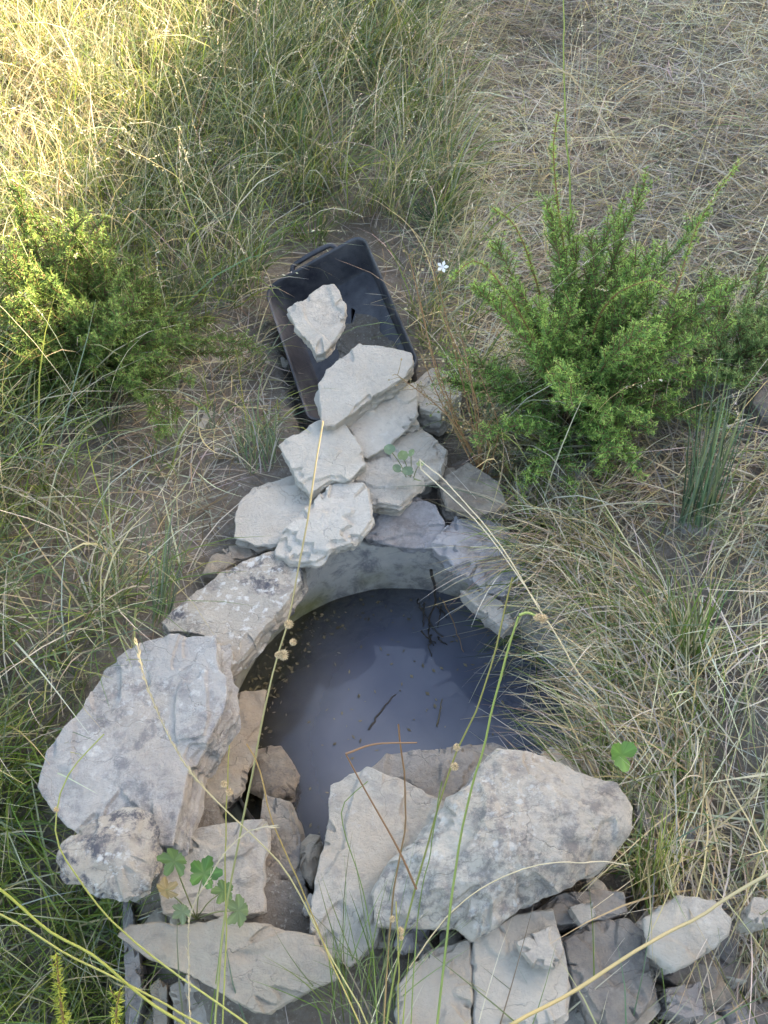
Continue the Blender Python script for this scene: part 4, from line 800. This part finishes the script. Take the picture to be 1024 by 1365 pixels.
def leaf(mb, c, nrm_, ax, size, lobes, col, cup=.32):
    nrm_ = np.array(nrm_, float); nrm_ /= np.linalg.norm(nrm_); ax = np.array(ax, float); ax -= nrm_*(ax@nrm_); ax /= np.linalg.norm(ax); b_ = np.cross(nrm_, ax)
    k = 120; a = np.linspace(0, 2*math.pi, k, endpoint=False)
    tri = lambda q_: 1-2*np.abs((q_/(2*math.pi)) % 1-.5)
    if lobes > 1: r = size*(.66+.40*tri(a*lobes+math.pi)**.75+.10*tri(a*lobes*4)-.42*np.exp(-((a-math.pi)/.22)**2))
    else: r = size*(.95+.1*np.cos(a)-.25*np.exp(-((a-math.pi)/.3)**2))
    r = r*(1+.07*vn(np.cos(a)*2, np.sin(a)*2, 0, int(size*9999)))
    rings = []
    for f in (.33, .66, 1.): rings.append(c+(ax*(np.cos(a)*r*f)[:, None]+b_*(np.sin(a)*r*f)[:, None])+nrm_*((cup*r*f**2)*(.5+.5*np.cos(a*lobes)))[:, None])
    V = np.concatenate([[c]]+rings); j = np.arange(k)
    F3 = np.stack([0*j, 1+j, 1+(j+1) % k], -1); i = 1+np.arange(2)[:, None]*k; F4 = np.stack([i+j, i+k+j, i+k+(j+1) % k, i+(j+1) % k], -1).reshape(-1, 4)
    base = mb.n; C_ = np.array(col)*(1+.28*np.tile(np.maximum(np.cos(a*lobes), 0)**6, 3)[:, None])*rng.uniform(.85, 1.1, (3*k, 1)); C_ = np.concatenate([[np.array(col)*.9], C_])
    mb.V.append(V); mb.F3.append(F3+base); mb.F4.append(F4+base); mb.C.append(np.clip(C_, 0, 1)); mb.n += len(V)
def leafplant(name, cat, label, basepx, leaves, lobes, h=0.):
    g_ = ground_at(*basepx, h) if len(basepx) == 2 else dep(*basepx); root = empty(name, g_, label, cat); st = MB()
    for (x_, y_, d_, s_, col) in leaves:
        c = dep(x_, y_, d_); mb = MB(); leaf(mb, c, -FW*.6+np.array([rng.normal(0, .5), rng.normal(0, .5), .6]), c-g_+rng.normal(0, .02, 3), s_, lobes, col)
        mb.build('leaf', M['leaf'], root, off=g_)
        Q = smoothpath([g_, (g_+c)/2+np.array([0, 0, .015]), c], 8); st.tube(Q, .0011, 5, (.2, .22, .08))
    st.build('stem', M['stem'], root, off=g_)
LG = (.13, .19, .06); LG2 = (.19, .23, .09); LR = (.27, .21, .10)
leafplant('lobed_leaf_plant', 'plant', 'plant with broad lobed green leaves between the bottom left stones', (262,1225,1.5), [(232,1148,1.40,.024,LG), (272,1164,1.41,.025,(.07, .16, .04)), (222,1186,1.43,.019,LR), (318,1214,1.44,.024,LG2), (243,1216,1.45,.017,(.2, .24, .12)), (298,1188,1.45,.018,LG)], 5)
leafplant('round_leaf_plant', 'plant', 'small plant with round grey-green leaves on the stone pile', (548,650), [(520,600,1.98,.013,BLUE_G), (537,608,1.97,.012,GREY_G), (545,628,2.0,.014,BLUE_G), (556,640,2.0,.012,GREY_G), (530,625,1.99,.011,BLUE_G), (560,618,1.97,.010,GREY_G), (548,604,1.96,.010,GREY_G)], 1, .06)
leafplant('round_leaf_plant', 'plant', 'single broad green leaf beside the right end of the boulder', (836,1030), [(829,1006,1.56,.026,(.14, .27, .06))], 3)
# ------------------------------------------------------------------ debris in the water
rg = np.random.default_rng(5)
def twig(pts, r, col, label, name='twig', group=None):
    P = smoothpath([at(a, b_, z_) for a, b_, z_ in pts], 16); mb = MB(); mb.tube(P+rg.normal(0, .0012, P.shape), np.linspace(r, r*.5, 16), 6, col)
    tag(mb.build(name, M['stem'], off=P[0], loc=P[0]), label, 'twig', group)
twig([(492,972,-.198),(510,945,-.196),(528,925,-.197)], .0022, (.05, .04, .03), 'dark twig floating diagonally in the middle of the water')
twig([(583,968,-.197),(590,930,-.196)], .0018, (.16, .13, .07), 'short pale twig floating right of the middle')
twig([(575,760,.0),(580,800,-.12),(572,830,-.19),(590,850,-.2)], .004, (.06, .05, .04), 'dark root hanging from the rim into the water', 'hanging_root')
twig([(590,800,-.14),(605,830,-.18),(618,870,-.197)], .002, (.28, .18, .1), 'thin reddish twig dipping into the water under the rim')
for k_ in range(9):
    x_, y_ = 572+rg.uniform(-16, 22), rg.uniform(795, 850); a = rg.normal(1.4, .6); l_ = rg.uniform(14, 34)
    twig([(x_, y_, -.195+rg.uniform(0, .02)), (x_+l_*.5*math.cos(a)+rg.uniform(-4, 4), y_+l_*.5*math.sin(a), -.190+rg.uniform(0, .02)), (x_+l_*math.cos(a), y_+l_*math.sin(a), -.199)], .0022, (.05, .04, .03), 'dark rotting twig in the tangle at the back of the water', group='twigs tangled at the back of the water')
mb = MB()
for _ in range(420):
    a = rg.uniform(0, 6.28); r = PR*.95*math.sqrt(rg.random()); 
    if rg.random() < .6: a = rg.normal(R(150), .5); r = PR*rg.uniform(.75, .97)
    c = np.array([PCX+r*math.cos(a), PCY+r*math.sin(a), WATER+.0015]); t_ = rg.uniform(0, 6.28); l_ = rg.uniform(.002, .007); d = np.array([math.cos(t_), math.sin(t_), 0])*l_; s_ = np.array([-d[1], d[0], 0])*rg.uniform(.2, .7)
    mb.add([c-d, c+s_, c+d, c-s_], [[0, 1, 2, 3]], np.array([.22, .18, .10])*rg.uniform(.4, 1.3))
tag(mb.build('floating_debris', M['leaf'], smooth=False), 'bits of plant debris floating near the edge of the water', 'debris', kind='stuff')
